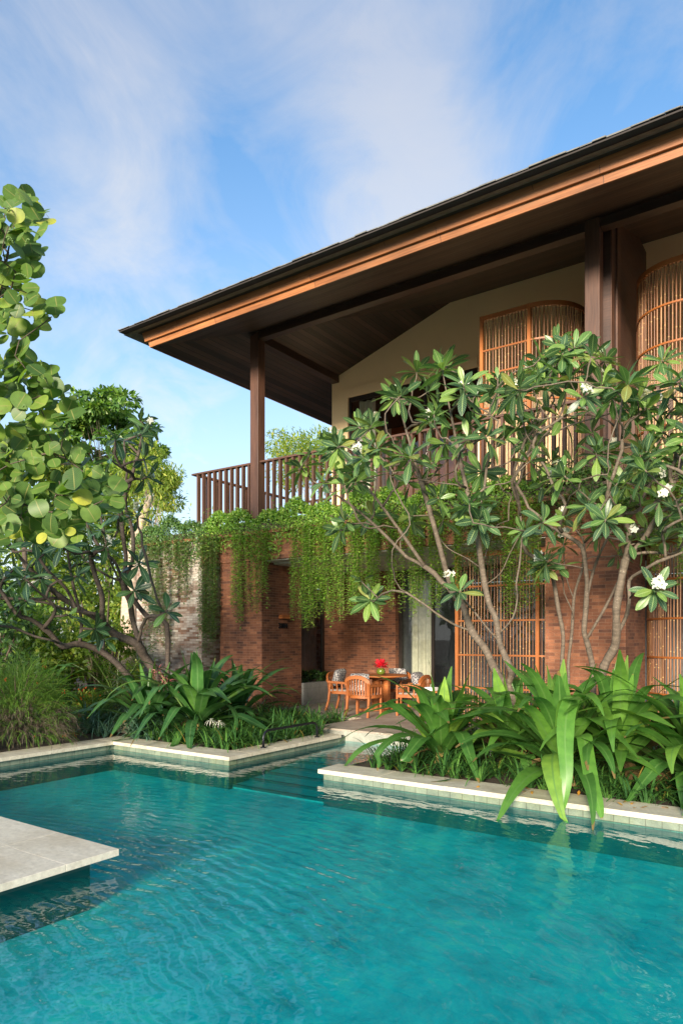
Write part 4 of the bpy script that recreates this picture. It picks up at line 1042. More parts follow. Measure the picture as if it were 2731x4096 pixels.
tB.limb([b2[0]-Vector((0,0,.35))] + b2, start=1)
br(tB, line(B_([(390,1200),(330,1050),(290,850),(280,600)]), 10.7, 10.6))
br(tB, line(B_([(500,1500),(380,1350),(290,1150),(270,1000),(220,850)]), 10.7, 10.2))
tC = Tree(); gC = at(1368, 1620, Y=10.35); gC.z = .12
c1 = line(B_([(600,1980),(540,1700),(500,1550),(520,1300),(530,1050),(520,900),(480,650),(330,530),(150,430)]), 10.35, 9.6)
tC.limb([gC, c1[0]-Vector((0,0,.3))] + c1)
br(tC, line(B_([(540,1620),(640,1450),(780,1200),(900,950),(950,800),(1000,560)]), 10.3, 9.6))
br(tC, line(B_([(560,1100),(600,900),(700,650),(820,430),(950,250),(1050,70),(1250,-80)]), 10.3, 9.5))
br(tC, line(B_([(520,920),(400,850),(250,830),(80,790)]), 10.2, 9.7))
tD = Tree(); gD = at(1392, 1640, Y=10.0); gD.z = .12
d1 = line(B_([(700,2000),(740,1880),(830,1720),(850,1550),(850,1300),(900,1000),(960,700),(990,480)]), 10.0, 9.6)
tD.limb([gD, d1[0]-Vector((0,0,.3))] + d1)
br(tD, line(B_([(850,1560),(950,1400),(990,1200),(990,1000),(1150,890),(1300,800),(1568,700),(1800,560)]), 9.95, 9.2))
br(tD, line(B_([(1000,760),(1150,550),(1250,380),(1350,250),(1568,180),(1750,60)]), 9.8, 9.1))
trees = {'A': tA, 'B': tB, 'C': tC, 'D': tD}; tg = {k: [] for k in trees}
FRX = random.Random(11)
for x, y in TARG:
    for j in range(2):
        xx = x + (FRX.uniform(-26, 26) if j else FRX.uniform(-5,5)); yy = y + (FRX.uniform(-24, 24) if j else FRX.uniform(-5,5))
        k = 'A' if xx < 1170 else ('C' if xx < 1400 else 'D')
        if 1170 <= xx < 1300: k = FRX.choice('ABBC')
        if xx > 1300 and xx < 1480: k = FRX.choice('CCDB')
        Yd = {'A': 9.2, 'B': 10.1, 'C': 9.6, 'D': 9.4}[k] + FRX.uniform(-.9, .8)
        if j and (FRX.random() < .35 or yy > 1120): continue
        tg[k].append(at(xx, yy, Y=Yd))
FL = [(905,893),(1110,862),(1232,783),(1340,866),(1440,812),(1505,1010),(852,1080),(1128,988),(973,1097),(1312,905),(1530,985),(1270,912)]
grp = 'white flowering frangipani trees in front of the porch'
labs = {'A': 'frangipani with a pale forked trunk leaning left over the terrace', 'B': 'slim twin stemmed frangipani at the left edge of the right brick pillar', 'C': 'frangipani whose forked trunk stands before the middle of the right brick pillar', 'D': 'frangipani at the right corner of the brick pillar, reaching out of the frame'}
CROWN = [(690,1060),(760,1000),(830,960),(930,880),(1010,790),(1080,860),(1170,870),(1230,790),(1320,770),(1400,820),(1480,900),(1568,820),(1640,860),(1640,1260),(1560,1280),(1420,1290),(1330,1180),(1240,1230),(1130,1200),(1000,1230),(900,1290),(830,1330),(790,1230),(770,1120)]
def inpoly(x, y, P):
    c = False; j = len(P)-1
    for i in range(len(P)):
        if (P[i][1] > y) != (P[j][1] > y) and x < (P[j][0]-P[i][0])*(y-P[i][1])/(P[j][1]-P[i][1])+P[i][0]: c = not c
        j = i
    return c
nx = 0
while nx < 180:
    x = FRX.uniform(690, 1640); y = FRX.uniform(770, 1240)
    if not inpoly(x, y, CROWN): continue
    k = 'A' if x < 1180 else FRX.choice('CCDB') if x < 1420 else 'D'
    tg[k].append(at(x, y, Y={'A': 9.2, 'B': 10.1, 'C': 9.7, 'D': 9.4}[k] + FRX.uniform(-1.1, 1.0))); nx += 1
for k, tr in trees.items():
    tr.grow(tg[k], .02, .5, .35, 5)
    fpos = []
    for fx_, fy_ in FL:
        tips = [i for i in tr.tip]
    for (fx_, fy_) in FL:
        best = None
        for kk, t2 in trees.items():
            for i in t2.tip:
                pass
    finish('frangipani_tree', tr, .0100, .455, None, labs[k], grp, 'bark', 'frangi', .35, (8, 14), 7, droop=.42)
# --- frangipani, left hand side, in the shade
def L_(l): return [(.3662*x, 1090.9+.3662*y) for x, y in l]
tL = Tree(); gL = at(362, 1600, d=13.2); gL.z = .12
l1 = dline(L_([(850,1330),(760,1210),(640,1110),(500,1060),(390,1075),(310,990),(200,910),(100,870),(0,720),(-150,600)]), 12.98, 11.10)
tL.limb([gL] + l1)
l2 = dline(L_([(980,1260),(900,1130),(860,1060),(720,1000),(620,910),(480,830),(350,740),(200,600),(40,420),(-60,300)]), 13.20, 11.82)
tL.limb([gL+Vector((.12,.05,.3))] + l2, start=0)
l3 = dline(L_([(1050,1260),(1045,940),(940,900),(850,800),(770,680),(690,640),(560,560),(500,480),(420,340)]), 13.42, 12.90)
tL.limb([gL+Vector((.22,.1,.25))] + l3, start=0)
br(tL, dline(L_([(775,690),(790,520),(770,380),(760,200),(810,60),(840,-40),(880,-180),(900,-300)]), 13.20, 12.54))
br(tL, dline(L_([(830,1040),(830,900),(810,780),(700,560),(640,300),(600,100)]), 13.20, 12.18))
br(tL, dline(L_([(530,1045),(510,900),(460,700),(430,520),(400,330)]), 12.32, 11.82))
br(tL, dline(L_([(330,985),(350,840),(250,740),(150,640)]), 11.66, 11.10))
br(tL, dline(L_([(850,800),(900,700),(890,620),(870,550)]), 13.20, 12.54))
for l_, a_, b_ in (([(700,990),(640,880),(640,760),(600,640),(560,500)],12.4,12.0),([(620,910),(520,860),(400,840),(280,800),(150,790)],12.2,11.4),([(480,830),(420,720),(300,600),(220,480)],12.0,11.6),([(390,1075),(330,1040),(210,1010),(90,960),(-60,940)],11.8,11.0),([(770,680),(730,560),(640,470),(560,350),(520,200)],12.8,12.3),([(870,1060),(880,1000),(885,960)],12.8,12.7),([(640,1110),(655,1050),(650,1030)],12.6,12.6),([(775,690),(830,540),(832,360),(800,250)],12.8,12.5)):
    br(tL, dline(L_(l_), a_, b_))
FRX.seed(5)
tr_t = [(340,980),(316,962),(300,1020),(264,1005),(285,1015),(270,1065),(255,1050),(33,1307),(139,1256),(160,1270),(227,1212),(183,1296),(62,1325),(22,1263),(178,1326),(223,1446),(161,1410),(271,1218),(311,1355),(388,1398),(340,1307),(90,1330),(120,1350),(60,1380),(240,1250),(205,1200),(300,1080),(250,1120),(330,1000),(100,1270),(10,1340),(150,1210),(330,1050),(345,1090),(290,1110),(270,1180),(320,1180),(80,1240),(40,1220),(110,1190),(45,1390),(-30,1300),(-60,1360),(-20,1220)]
tL.grow([at(x+FRX.uniform(-5,5), y+FRX.uniform(-5,5), d=11.9+FRX.uniform(-.8,.9)) for x, y in tr_t], .02, .5, .3, 5)
tL.tip = tL.tip
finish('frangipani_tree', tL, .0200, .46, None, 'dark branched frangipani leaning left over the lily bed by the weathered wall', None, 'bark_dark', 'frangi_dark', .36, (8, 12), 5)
# --- sea grape at the left edge
gS = Vector((-10.6, 4.0, .12)); tS = Tree()
top = at(20, 640, d=8.0)
tS.limb([gS, gS+Vector((.1,.1,1.2)), Vector((-9.7,4.3,2.2)), at(-60, 1000, d=8.2), at(-25, 800, d=8.1), at(10, 620, d=8.0), at(40, 480, d=7.9)], sub=4)
br(tS, [at(-60,1000,d=8.2), at(20,1060,d=7.9), at(120,1040,d=7.7), at(200,1090,d=7.6)])
br(tS, [at(-60,1100,d=8.2), at(30,1150,d=7.8), at(150,1180,d=7.5), at(235,1150,d=7.4)])
br(tS, [at(-40,900,d=8.2), at(40,920,d=7.9), at(120,900,d=7.8)])
poly = [(-90,440),(60,440),(112,490),(105,560),(95,620),(62,680),(140,690),(120,740),(75,760),(60,830),(120,850),(168,890),(172,960),(150,1000),(215,1030),(222,1080),(275,1100),(272,1160),(190,1200),(185,1240),(90,1240),(-90,1250)]
def inpoly(x, y, P):
    c = False; j = len(P)-1
    for i in range(len(P)):
        if (P[i][1] > y) != (P[j][1] > y) and x < (P[j][0]-P[i][0])*(y-P[i][1])/(P[j][1]-P[i][1])+P[i][0]: c = not c
        j = i
    return c
tgt = []; leaves = []
while len(tgt) < 75:
    x = FRX.uniform(-150, 280); y = FRX.uniform(440, 1250)
    if inpoly(x, y, poly): tgt.append(at(x, y, d=FRX.uniform(7.2, 8.7)))
tS.grow(tgt, .02, .3, .2, 4); tS.radii(.006, .5)
sg = empty('sea_grape_tree', gS, 0, 'sea grape tree with big round green leaves at the left edge above the pool', 'tree')
mb = tS.mesh(7, .06); mb.v = [v-gS for v in mb.v]; mb.build('trunk', M['bark_bush'], sg, smooth=True)
lf = MB(); cnt = 0
CA = Vector((0,0,EYE))
while cnt < 800:
    x = FRX.uniform(-150, 285); y = FRX.uniform(435, 1255)
    if not inpoly(x, y, poly): continue
    q = at(x, y, d=FRX.uniform(7.15, 8.9)); out_ = Vector((FRX.uniform(-1,1), FRX.uniform(-1,1), FRX.uniform(-.4,1))).normalized()
    n_ = (Vector((.35,-.55,.55)) + out_*.95).normalized(); d = (out_ + UP*.2 + rv(.3)); l = FRX.choice((.12,.16,.19,.21,.23,.25))*.98
    if cnt > 690: l *= .55
    lf.leaf(q - gS - d.normalized()*l*.5, d, n_, l, l*1.05, w_disc, 9, FRX.uniform(-.3,.6), FRX.uniform(-.05,.18), FRX.uniform(-.2,.2))
    cnt += 1
# the part of the crown beyond the frame
for k in range(160):
    q = Vector((-9.8,3.6,3.8)) + Vector((R.gauss(0,.7), R.gauss(0,.9), R.gauss(0,1.1)))
    if CXP + FPX*(q.x*EX[0]+q.y*EY[0])/max(q.x*EX[1]+q.y*EY[1], .5) > -60: continue
    d = rv(1); lf.leaf(q-gS, d, UP+rv(.9), .27, .28, w_disc, 7, .3, .1)
lf.build('crown', M['grape'], sg, smooth=True)
for k in range(26):
    sp = MB()
    while True:
        x = FRX.uniform(0, 260); y = FRX.uniform(450, 1200)
        if inpoly(x, y, poly): break
    q = at(x, y, d=7.3)-gS; pts = [q]
    d = Vector((FRX.uniform(-.5,.5), FRX.uniform(-.5,.3), .6))
    for i in range(7): pts.append(pts[-1] + d*.035); d = d + Vector((0,0,-.16))
    sp.tube(pts, .004, 5)
    for p_ in pts[1:]: sp.sphere(p_, .009, 5, 4)
    sp.build('flower_spike', M['gstem'], sg)
# --- big strap leaved crinum lilies
def crinum(loc, n, L, W, m, label, flowers=0, group='giant strap leaved crinum lilies', lean=(0,0,0), up0=(5, 64), stem=.34):
    W = W*.86; n = int(n*1.25)
    loc = Vector(loc); t = empty('crinum_lily', loc, 0, label, 'lily', group); mb = MB(); o = R.uniform(0,6)
    for i in range(n):
        u = i/(n-1); az = o + i*GR; el = radians(90 - (up0[0] + (up0[1]-up0[0])*u**.9 + R.uniform(-7,7)))
        side = Vector((cos(az), sin(az), 0)); d = side*cos(el) + UP*sin(el) + Vector(lean)*.3
        l = L*(.55+.45*min(1,u*2.4+.2))*R.uniform(.82, 1.12)
        if u < .10: l *= .9
        kp = R.uniform(.42,.68); sharp = R.uniform(0,1) < .5
        kink = (lambda q, kp=kp: .3 + 5.4*exp(-((q-kp)/.085)**2)) if sharp else (lambda q: .3+1.5*q)
        bend = (.12 if u < .10 else R.uniform(.9, 2.2)) * (.72 if sharp else 1)
        mb.leaf(Vector((side.x*.06, side.y*.06, .05+stem*(1-u*.8))), d, UP - d*UP.dot(d.normalized()), l, W*R.uniform(.8,1.1), w_strap, 13, bend, R.uniform(.03,.2), R.uniform(-.5,.5), .12, kink)
    for v_ in mb.v:
        fl_ = .152 if PY1-.08 < v_.y + loc.y < PY1+.40 else (-.02 if v_.y + loc.y <= PY1-.08 else .11)
        if not label.startswith('largest') and v_.z + loc.z < .4 and v_.y + loc.y < PY1+.03 and loc.x > IX1: v_.y = PY1+.03-loc.y + (v_.y + loc.y - PY1-.03)*.12; fl_ = .152
        if v_.z + loc.z < fl_: v_.z = fl_ - loc.z + (v_.z + loc.z - fl_)*.03
    mb.build('leaves', M[m], t, smooth=True)
    dl = MB()
    for k in range(5):
        az = R.uniform(0,6.28); sd_ = Vector((cos(az), sin(az), 0)); dl.leaf(sd_*.07+UP*stem*.5, sd_*.8+UP*.5, UP, L*R.uniform(.35,.5), W*.45, w_strap, 9, 2.6, .5, R.uniform(-1,1), .25)
    for v_ in dl.v: v_.z = max(v_.z, .03)
    dl.build('withered_leaves', M['withered'], t, smooth=True)
    s2 = MB(); s2.tube([(0,0,0),(.01,0,stem*.6),(0,.01,stem+.1)], [.085,.075,.06], 9); s2.build('stem', M['gstem'], t, smooth=True)
    for k in range(flowers):
        az = R.uniform(0,6); d = Vector((cos(az)*.5, sin(az)*.5 - .2, 1)); top = d*L*R.uniform(.55,.68)
        st = MB(); st.tube([(0,0,.1), top*.5+Vector((0,0,.05)), top], .014, 6); st.build('flower_stalk', M['gstem'], t, smooth=True)
        fb = MB()
        for j in range(16):
            v = (rv(1)+UP*.25).normalized()
            for q in range(3): fb.leaf(top+v*.07, v+rv(.5), UP+rv(.5), .12, .016, w_blade, 4, R.uniform(.5,2), .1)
        fb.build('blossom', M['pinkpetal'], t)
    return t
crinum((-4.25, 8.5, .12), 34, 1.55, .235, 'crinum', 'giant crinum lily nearest the terrace step, arching over the coping corner')
crinum((-3.45, 9.0, .12), 34, 1.45, .225, 'crinum', 'giant crinum lily under the leaning frangipani trunk')
crinum((-2.60, 8.38, .12), 44, 1.66, .24, 'crinum', 'largest crinum lily on the right bank, its leaf tips touching the water', up0=(5, 72), stem=.42)
crinum((-2.05, 8.85, .12), 38, 1.68, .235, 'crinum', 'crinum lily before the right brick pillar with upright leaves', stem=.4)
crinum((-1.15, 8.55, .12), 38, 1.60, .23, 'crinum', 'crinum lily with a burgundy blossom at the right edge of the frame', 1, stem=.4)
crinum((-.2, 8.6, .12), 26, 1.5, .2, 'crinum', 'crinum lily mostly beyond the right edge of the frame')
cl1 = at(455, 1650, d=12.2); cl2 = at(345, 1650, d=12.6); cl3 = at(545, 1650, d=13.4)
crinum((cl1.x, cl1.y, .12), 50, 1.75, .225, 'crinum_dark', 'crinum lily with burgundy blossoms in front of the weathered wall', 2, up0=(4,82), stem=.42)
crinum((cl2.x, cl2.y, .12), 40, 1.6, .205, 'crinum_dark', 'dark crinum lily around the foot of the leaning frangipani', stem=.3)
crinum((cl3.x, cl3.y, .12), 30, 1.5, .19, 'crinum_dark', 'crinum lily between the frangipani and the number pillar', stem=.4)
q = at(85, 1620, d=14.0)
crinum((q.x, q.y, .12), 32, 1.65, .19, 'crinum', 'crinum lily with a spidery bloom beyond the feathery shrub on the left', 1)
def hanging_leaf(parent, pts, W):
    """one long leaf drooping over the coping into the water"""
    o_ = Vector(parent.location); q = [Vector(p) - o_ for p in pts]; P_ = []
    for i in range(len(q)-1):
        p0 = q[max(i-1,0)]; p1 = q[i]; p2 = q[i+1]; p3 = q[min(i+2,len(q)-1)]
        for k in range(5):
            t = k/5; P_.append(.5*((2*p1)+(p2-p0)*t+(2*p0-5*p1+4*p2-p3)*t*t+(3*p1-p0-3*p2+p3)*t**3))
    P_.append(q[-1]); mb = MB(); n = len(P_)-1; side = Vector((cos(YAW), sin(YAW), 0))
    for i, p in enumerate(P_):
        u = i/n; w = W*.5*w_strap(u*.98); d = (P_[min(i+1,n)]-P_[max(i-1,0)]).normalized(); nn = d.cross(side).normalized()
        for k in (-1, 0, 1): mb.v.append(p + side*w*k + nn*(.10*w*abs(k) + .02*sin(u*9)*k))
    for i in range(n):
        a = i*3; u0 = i/n; u1 = (i+1)/n
        mb.f.append((a,a+1,a+4,a+3)); mb.uv.extend([(u0,0),(u0,.5),(u1,.5),(u1,0)]); mb.f.append((a+1,a+2,a+5,a+4)); mb.uv.extend([(u0,.5),(u0,1),(u1,1),(u1,.5)])
    mb.build('leaf', M['crinum'], parent, smooth=True)
big = [o_ for o_ in S.objects if o_.get('label', '').startswith('largest crinum')][0]
c_ = Vector(big.location) + Vector((0,0,.45))
hanging_leaf(big, [c_, at(1318,1600,Y=8.0), at(1302,1636,Y=7.62), at(1297,1700,Y=7.36), at(1300,1790,Y=7.2), at(1290,1868,Y=7.12)], .20)
hanging_leaf(big, [c_, at(1335,1690,Y=7.95), at(1345,1722,Y=7.66), at(1357,1790,Y=7.4), at(1372,1840,Y=7.2), at(1382,1880,Y=7.1)], .17)
# --- strappy ground cover: nobody could count the blades
def cover(name, areas, dens, L, W, m, blades=13):
    mb = MB()
    for x0, x1, y0, y1 in areas:
        for k in range(int((x1-x0)*(y1-y0)*dens)):
            c = Vector((R.uniform(x0,x1), R.uniform(y0,y1), .10)); o = R.uniform(0,6); s_ = R.uniform(.7,1.2)
            for i in range(blades):
                az = o + i*GR; el = radians(R.uniform(38, 86)); sd = Vector((cos(az), sin(az), 0)); d = sd*cos(el)+UP*sin(el); l = L*s_*R.uniform(.6,1.15)
                mb.leaf(c+sd*.025, d, UP, l, W*R.uniform(.75,1.2), w_blade, 6, R.uniform(.9,2.3), .25, R.uniform(-.4,.4), 0, (lambda q: .3+1.4*q))
    return tag(mb.build(name, M[m], smooth=True), kind='stuff')
cover('ground_cover', [(-9.0, -7.45, 7.72, 10.0), (-9.45, -8.9, 7.75, 10.6), (-10.4, -8.0, 10.0, 11.75), (-7.62, -7.3, 7.7, 9.9)], 26, .55, .028, 'strap')
cover('ground_cover', [(-5.0, -4.2, 7.75, 10.1), (-4.2, .8, 7.70, 8.5)], 30, .50, .028, 'strap')
cover('ground_cover', [(-5.0, .8, 9.0, 11.8)], 9, .55, .03, 'strap')
cover('ground_cover', [(-11.6, -9.15, 7.6, 10.4)], 20, .75, .03, 'strap_blue')
# --- white spider lily bloom
def spider(p, label):
    t = empty('spider_lily_flower', p, 0, label, 'flower'); st = MB(); st.tube([(0,0,-p[2]+.1),(0,0,-.02)], .007, 5); st.build('stalk', M['gstem'], t)
    fb = MB()
    for c in (Vector((-.09,0,0)), Vector((.08,.02,-.02))):
        for i in range(13):
            az = i*2*pi/13; fb.leaf(c, (cos(az), sin(az), .55), UP, .17, .014, w_blade, 6, 1.9, .1)
        for i in range(5):
            az = i*2*pi/5; fb.leaf(c, (cos(az)*.5, sin(az)*.5, .8), UP, .05, .035, w_oval, 3, .6, .2)
    fb.build('petals', M['petal'], t, smooth=True); return t
spider(at(494, 1656, Y=8.2), 'white spider lily bloom over the ground cover by the pool corner')
# --- feathery firecracker shrub at the left coping
def feathery(loc, r, h, n, label):
    """mound of fine drooping sprigs, dry ones hanging below"""
    loc = Vector(loc); t = empty('feathery_shrub', loc, 0, label, 'shrub', 'feathery firecracker shrubs on the left bank'); mb = MB(); db = MB(); fb = MB(); sb = MB()
    lob = [(R.uniform(0,6.28), R.uniform(.5,1.0)) for _ in range(7)]
    for k in range(16):
        az = k*GR; sb.tube([(0,0,0), (cos(az)*r*.3, sin(az)*r*.3, h*.5), (cos(az)*r*.6, sin(az)*r*.6, h*.7)], [.02,.012,.006], 5)
    for k in range(n):
        az = R.uniform(0,6.28); ph = math.acos(R.uniform(-.05,1)); rad = R.uniform(.55,1.0)*(.85+.15*sin(3*az+lob[0][0])+.1*sin(7*az+ph*5))
        b = Vector((cos(az)*sin(ph)*r*rad, sin(az)*sin(ph)*r*rad, h*(.12+.80*cos(ph)*rad)))
        out_ = Vector((cos(az)*sin(ph), sin(az)*sin(ph), cos(ph)*.8)); dd = (out_ + rv(.6) + UP*.15).normalized(); l = R.uniform(.18,.42); ns = 6; p = b; pts = [p]
        for i in range(ns):
            p = p + dd*l/ns; dd = (dd - UP*.16).normalized(); pts.append(p)
        low = b.z < h*.36 and R.random() < .6
        tgt_ = db if low else mb; tgt_.tube(pts, [.0026]*(ns+1), 3, False)
        for i in range(1, ns+1):
            q0 = pts[i-1]; q1 = pts[i]; ax = (q1-q0).normalized()
            for j in range(4):
                tgt_.leaf(q0.lerp(q1, j/4), ax*.9 + rv(.75), UP, R.uniform(.045,.09), .0062, w_blade, 1, .3, 0)
        if R.random() < .012:
            for j in range(4): fb.leaf(pts[-1]+rv(.025), Vector((R.uniform(-.3,.3),R.uniform(-.3,.3),-1)), Vector((1,0,0)), .035, .013, w_oval, 2, 0, .2)
    sb.build('stems', M['bark_bush'], t); mb.build('foliage', M['feather'], t); db.build('dry_sprigs', M['dry'], t); fb.build('blossoms', M['redflower'], t); return t
feathery((-10.8, 6.25, .12), .98, 1.62, 2600, 'mounded feathery green shrub spilling onto the left coping')
feathery((-10.9, 4.6, .12), 1.0, 1.3, 1100, 'feathery shrub at the left edge of the frame beside the coping')
feathery((-12.9, 7.2, .12), .8, 1.5, 900, 'taller feathery shrub behind the mounded one')
# ---------------------------------------------------------------- cascading vines
def vx(x, Y=YF-.10): return at(x, 1250, Y=Y).x
def strand(lv, st, p, z1, big=.034, gap=.032, sway=.05):
    p = Vector(p); L = max(p.z - z1, .05); n = max(2, int(L/.14)); pts = [p]; ph = R.uniform(0,6); ax = R.uniform(-1,1)*sway
    for i in range(1, n+1):
        u = i/n; pts.append(p + Vector((sin(ph+u*4)*.025 + ax*u, -.02*u + cos(ph+u*3)*.018, -L*u)))
    st.tube(pts, .0016, 3, False)
    k = int(L/gap); az = R.uniform(0,6)
    for i in range(k):
        u = (i+.5)/k; f = u*n; j = min(int(f), n-1); q = pts[j].lerp(pts[j+1], f-j); az += 1.57 + R.uniform(-.3,.3)
        if R.random() < .10: continue
        for s_ in (0, pi):
            d = Vector((cos(az+s_), sin(az+s_), R.uniform(-.1,.75))); l = big*R.uniform(.65,1.3)
            lv.leaf(q, d, UP+Vector((0,-.3,0)), l, l*.52, w_oval, 2, R.uniform(.2,.9), .2)
def vine(label, x0, x1, zlo, n, m, var=.35, y=None, yv=.10, big=.074, gap=.052, ztop=CAPZ+.02):
    t = empty('trailing_vine', (vx((x0+x1)/2), YF-.1, ztop), 0, label, 'vine', 'vines trailing from the balcony ledge')
    lv = MB(); st = MB(); o = Vector(t.location)
    a = vx(x0); b = vx(x1); zl = [at(x0, q, Y=YF-.1).z for q in zlo]
    for k in range(n):
        if k % 5 == 0: uc = R.random(); zb = R.uniform(-.2,.25)
        u = min(max(uc + R.gauss(0,.03), 0), 1); x = a + (b-a)*u; f = u*(len(zl)-1); j = min(int(f), len(zl)-2); z = zl[j]+(zl[j+1]-zl[j])*(f-j)
        z = z + max(-.06, zb*.6 + abs(R.gauss(0, var))*.7)*(ztop-z)
        strand(lv, st, Vector((x, (y if y is not None else YF-.14) + R.uniform(-yv, .02), ztop + R.uniform(-.02,.1)))-o, min(z, ztop-.2)-o.z, big, gap)
    st.build('stems', M['stem'], t); lv.build('foliage', M[m], t, smooth=True); return t
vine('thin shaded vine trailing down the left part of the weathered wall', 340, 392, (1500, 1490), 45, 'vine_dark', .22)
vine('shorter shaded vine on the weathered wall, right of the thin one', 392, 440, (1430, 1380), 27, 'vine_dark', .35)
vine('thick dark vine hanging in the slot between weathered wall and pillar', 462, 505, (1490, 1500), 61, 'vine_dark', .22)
vine('vine draped over the left face of the number pillar', 527, 578, (1430, 1440), 28, 'vine', .25)
vine('vine over the corner of the number pillar', 578, 612, (1435, 1420), 16, 'vine', .28)
vine('short vine swinging off the pillar edge', 612, 645, (1390, 1370), 10, 'vine', .35)
vine('bright vine curtain at the left end of the porch opening', 676, 740, (1432, 1440), 61, 'vine', .20)
vine('bright vine curtain over the middle of the porch opening', 740, 815, (1440, 1410), 73, 'vine', .22)
vine('bright vine curtain over the right of the porch opening', 815, 900, (1400, 1425), 67, 'vine', .25)
vine('loose vine hanging before the cream curtain', 900, 985, (1420, 1400), 50, 'vine', .4)
vine('vine hanging before the left edge of the bamboo screen', 985, 1070, (1440, 1360), 47, 'vine', .4)
vine('vine hanging behind the leaning frangipani trunk', 1070, 1150, (1330, 1340), 47, 'vine_dark', .4)
vine('vine hanging at the right edge of the bamboo screen', 1150, 1246, (1420, 1400), 47, 'vine', .4)
vine('vine over the band above the right brick pillar', 1246, 1440, (1260, 1250), 52, 'vine_dark', .5)
vine('thin vine before the far right bamboo screen', 1485, 1600, (1340, 1345), 38, 'vine', .4)
# the leafy mat along the planter on top of the band
def matv(label, x0, x1, n, m, hz):
    a = vx(x0); b = vx(x1); t = empty('vine_mat', ((a+b)/2, YF, CAPZ+.05), 0, label, 'vine', 'vine mats along the balcony ledge'); o = Vector(t.location); lv = MB(); st = MB()
    st.box(a-o.x, b-o.x, .02, .26, .05, .20)
    for k in range(n):
        u = R.random(); v = R.random(); x = a+(b-a)*u; hump = hz*(1+.25*sin(x*3.1)+.2*sin(x*7.7))
        y = YF - .20 + v*.55; zt = CAPZ + .06 + hump*sin(pi*min(.12+v*.62, 1)) + R.uniform(-.12,.05)
        if v < .36: zt -= R.random()**1.2*(.58 + .35*max(0, sin(x*2.3)))
        q = Vector((x,y,zt))-o; d = rv(1)+Vector((0,-.5,.25)); l = .07*R.uniform(.6,1.3)
        lv.leaf(q, d, UP+Vector((0,-.7,0))+rv(.5), l, l*.5, w_oval, 2, .5, .2)
    for k in range(int(n/420)):
        x = R.uniform(a,b); q = Vector((x, YF+R.uniform(0,.28), CAPZ+.25))-o; pts=[q]; d = Vector((R.uniform(-.4,.4),R.uniform(-.2,.1),1))
        for i in range(5): pts.append(pts[-1]+d*R.uniform(.05,.11)); d = d+rv(.25)
        st.tube(pts, .003, 3)
        for p_ in pts[1:]:
            for j in range(3): lv.leaf(p_, rv(1)+UP*.4, UP, .06, .03, w_oval, 2, .4, .2)
    st.build('stems', M['bark_bush'], t); lv.build('foliage', M[m], t, smooth=True)
matv('dark leafy vine mat along the top of the weathered wall', 300, 470, 8500, 'vine_dark', .46)
matv('vine mat over the slot and the number pillar below the post', 470, 690, 8200, 'vine', .46)
matv('bright vine mat above the porch opening', 690, 960, 9500, 'vine', .48)
matv('vine mat above the bamboo screen behind the frangipani', 960, 1250, 5600, 'vine', .5)
matv('vine mat above the right brick pillar', 1250, 1640, 4200, 'vine_dark', .4)
# ---------------------------------------------------------------- garden and trees beyond
def ground(x, d):
    q = at(x, 1500, d=d); return (q.x, q.y, .10)
def zat(y, d): return EYE + (HYP-y*DS)/FPX*d
def tree_at(label, x, d, ytop, ybot, wpx, n, L, m, bark, clumps, W=.4, flat=.6, name='tree', prof=w_oval, group=None):
    zt = zat(ytop, d); zb = zat(ybot, d); w = wpx*DS/FPX*d/2
    return shrub(label, 'tree', ground(x, d), (w, w, zt-zb), n, L, W, m, group, name, clumps, 5, flat, prof, bark, True, max(zb-.1, .5))
tree_at('spreading layered almond tree behind the dark frangipani', 240, 33, 890, 1090, 275, 9500, .32, 'treeA', 'bark_bush', 64, .45, .34, 'almond_tree')
tree_at('pale yellow green tree with hanging foliage left of the villa', 335, 26, 1010, 1215, 170, 8500, .17, 'treeB', 'bark_pale', 30, .28, .9, 'pale_tree')
tree_at('pale green tree top rising behind the balcony', 735, 40, 985, 1150, 260, 11000, .22, 'treeB', 'bark_pale', 30, .35, .8, 'pale_tree')
tree_at('light green tree half hidden behind the sea grape', 50, 22, 980, 1150, 200, 3600, .2, 'treeB', 'bark_bush', 22, .42, .6, 'leafy_tree')
# leaning pale trunk beside the weathered wall
t = empty('bare_trunk', ground(296, 20), 0, 'leaning pale trunk with peeling bark left of the weathered wall', 'tree'); o = Vector(t.location)
MB().tube([Vector((0,0,-.1)), at(297,1400,d=20)-o, at(303,1290,d=20.4)-o, at(318,1215,d=20.8)-o, at(345,1140,d=21.2)-o], [.30,.24,.20,.16,.10], 10).build('trunk', M['bark_pale'], t, smooth=True)
mb = MB()
for k in range(900):
    q = at(R.gauss(335,36), R.gauss(1150,45), d=R.uniform(20,22.4))-o; l = R.uniform(.1,.2); mb.leaf(q, rv(1)-UP*.4, UP+rv(.6), l, l*.3, w_oval, 2, .5, .2)
mb.build('crown', M['treeB'], t, smooth=True)
bushes = [(30,17,1290,320,3600,'treeA',.16,'broad green hedge shrub at the far left under the sea grape'),(140,16,1360,260,3400,'bushB',.13,'light shrub behind the crossing frangipani branches'),
 (235,15.5,1310,210,3200,'bushB',.13,'bright green shrub between the frangipani limbs'),(305,22,1260,160,2600,'bushB',.16,'yellow green shrub at the foot of the pale trunk'),
 (90,26,1150,460,7500,'bushB',.22,'tall dark thicket shrub at the back of the garden'),(250,28,1150,330,6000,'bushB',.22,'tall light green thicket shrub at the back of the garden'),(-40,14,1330,260,2600,'bushA',.15,'dark shrub beyond the left edge of the frame')]
for x, d, yt, wpx, n, m, L, lab in bushes:
    w = wpx*DS/FPX*d/2; shrub(lab, 'shrub', ground(x, d), (w, w*.8, zat(yt, d)-.1), n, L, .45, m, 'shrubs at the back of the garden', 'shrub', 20)
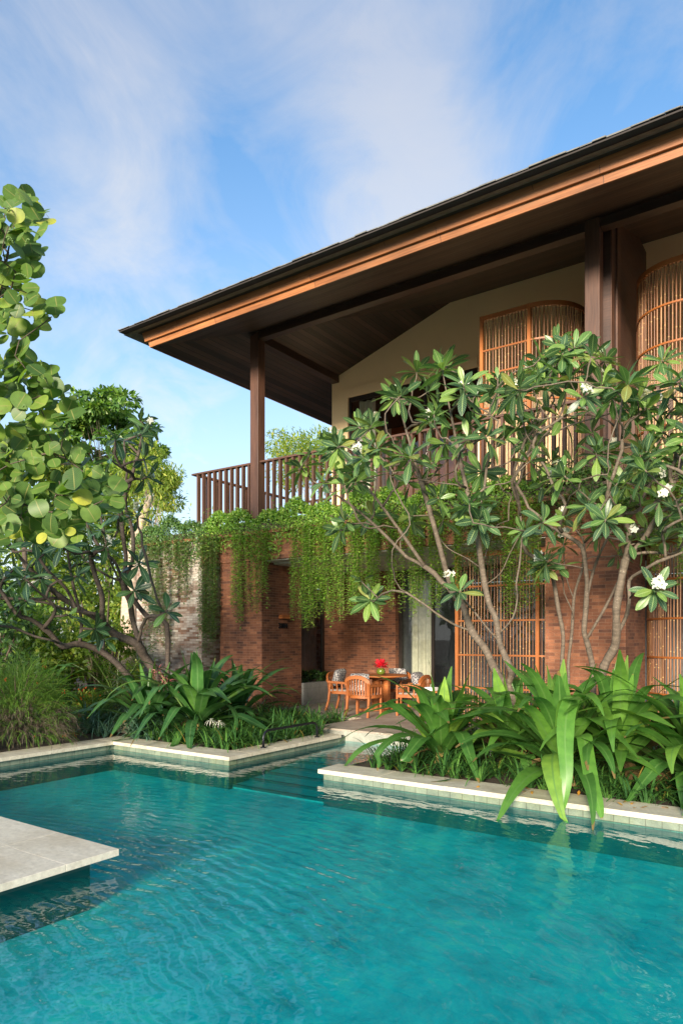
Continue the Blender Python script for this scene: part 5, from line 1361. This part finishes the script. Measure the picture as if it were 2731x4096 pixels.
shrub('low shrub dotted with orange red blossoms behind the lilies', 'shrub', ground(150, 15.2), (1.0, .8, .75), 1800, .09, .35, 'bushB', 'flowering shrubs by the second pool', 'flowering_shrub', 14, flow=('redflower', 130, .05))
shrub('orange flowered shrub beside the frangipani foot', 'shrub', ground(255, 14.2), (.8, .7, .62), 1500, .08, .35, 'bushB', 'flowering shrubs by the second pool', 'flowering_shrub', 12, flow=('redflower', 90, .05))
shrub('dark low plants growing in the concrete planter behind the number pillar', 'plant', (-10.83, 14.3, .66), (.2, .75, .32), 500, .13, .4, 'bushA', None, 'planter_plants', 9)
def palm(label, x, d, n, L, base=.1, el=(30,80), m='palm', name='palm', lw=.028):
    loc = ground(x, d); t = empty(name, loc, 0, label, 'palm'); mb = MB(); st = MB(); o_ = R.uniform(0,6)
    for i in range(n):
        az = o_+i*GR; e = radians(R.uniform(*el)); dd = Vector((cos(az)*cos(e), sin(az)*cos(e), sin(e))); p = Vector((0,0,base)); pts = [p]
        for k in range(12): p = p+dd*L/12; dd = (dd-UP*.09).normalized(); pts.append(p)
        st.tube(pts, [.014*(1-k/14) for k in range(13)], 5)
        for k in range(3, 13):
            for h in (0, .5):
                q = pts[k-1].lerp(pts[k], h); ax = (pts[k]-pts[k-1]).normalized(); sd = ax.cross(UP).normalized(); l = L*.30*sin(pi*(k/13)**.8)+.05
                for s_ in (-1, 1): mb.leaf(q, sd*s_*.8+ax*.7+UP*.15, UP, l, lw, w_blade, 4, .7, .2)
    st.build('fronds', M['gstem'], t); mb.build('leaflets', M[m], t, smooth=True)
palm('bright feather palm beside the left end of the weathered wall', 268, 15, 16, 1.7, .3, (35,85))
palm('low feather palm behind the frangipani foot', 215, 13.2, 12, 1.1, .1, (20,70))
palm('dark cycad with stiff fronds at the far left', 40, 15.5, 18, 1.2, .9, (0,60), 'bushA', 'cycad', .02)
# far pale coping of another pool, seen through the planting
q = at(205, 1553, d=13.2); mb = MB(); mb.box(q.x-3.5, q.x+1.2, q.y, q.y+.4, .10, .30); tag(mb.build('far_coping', M['travertine'], bevel=.01), kind='structure')
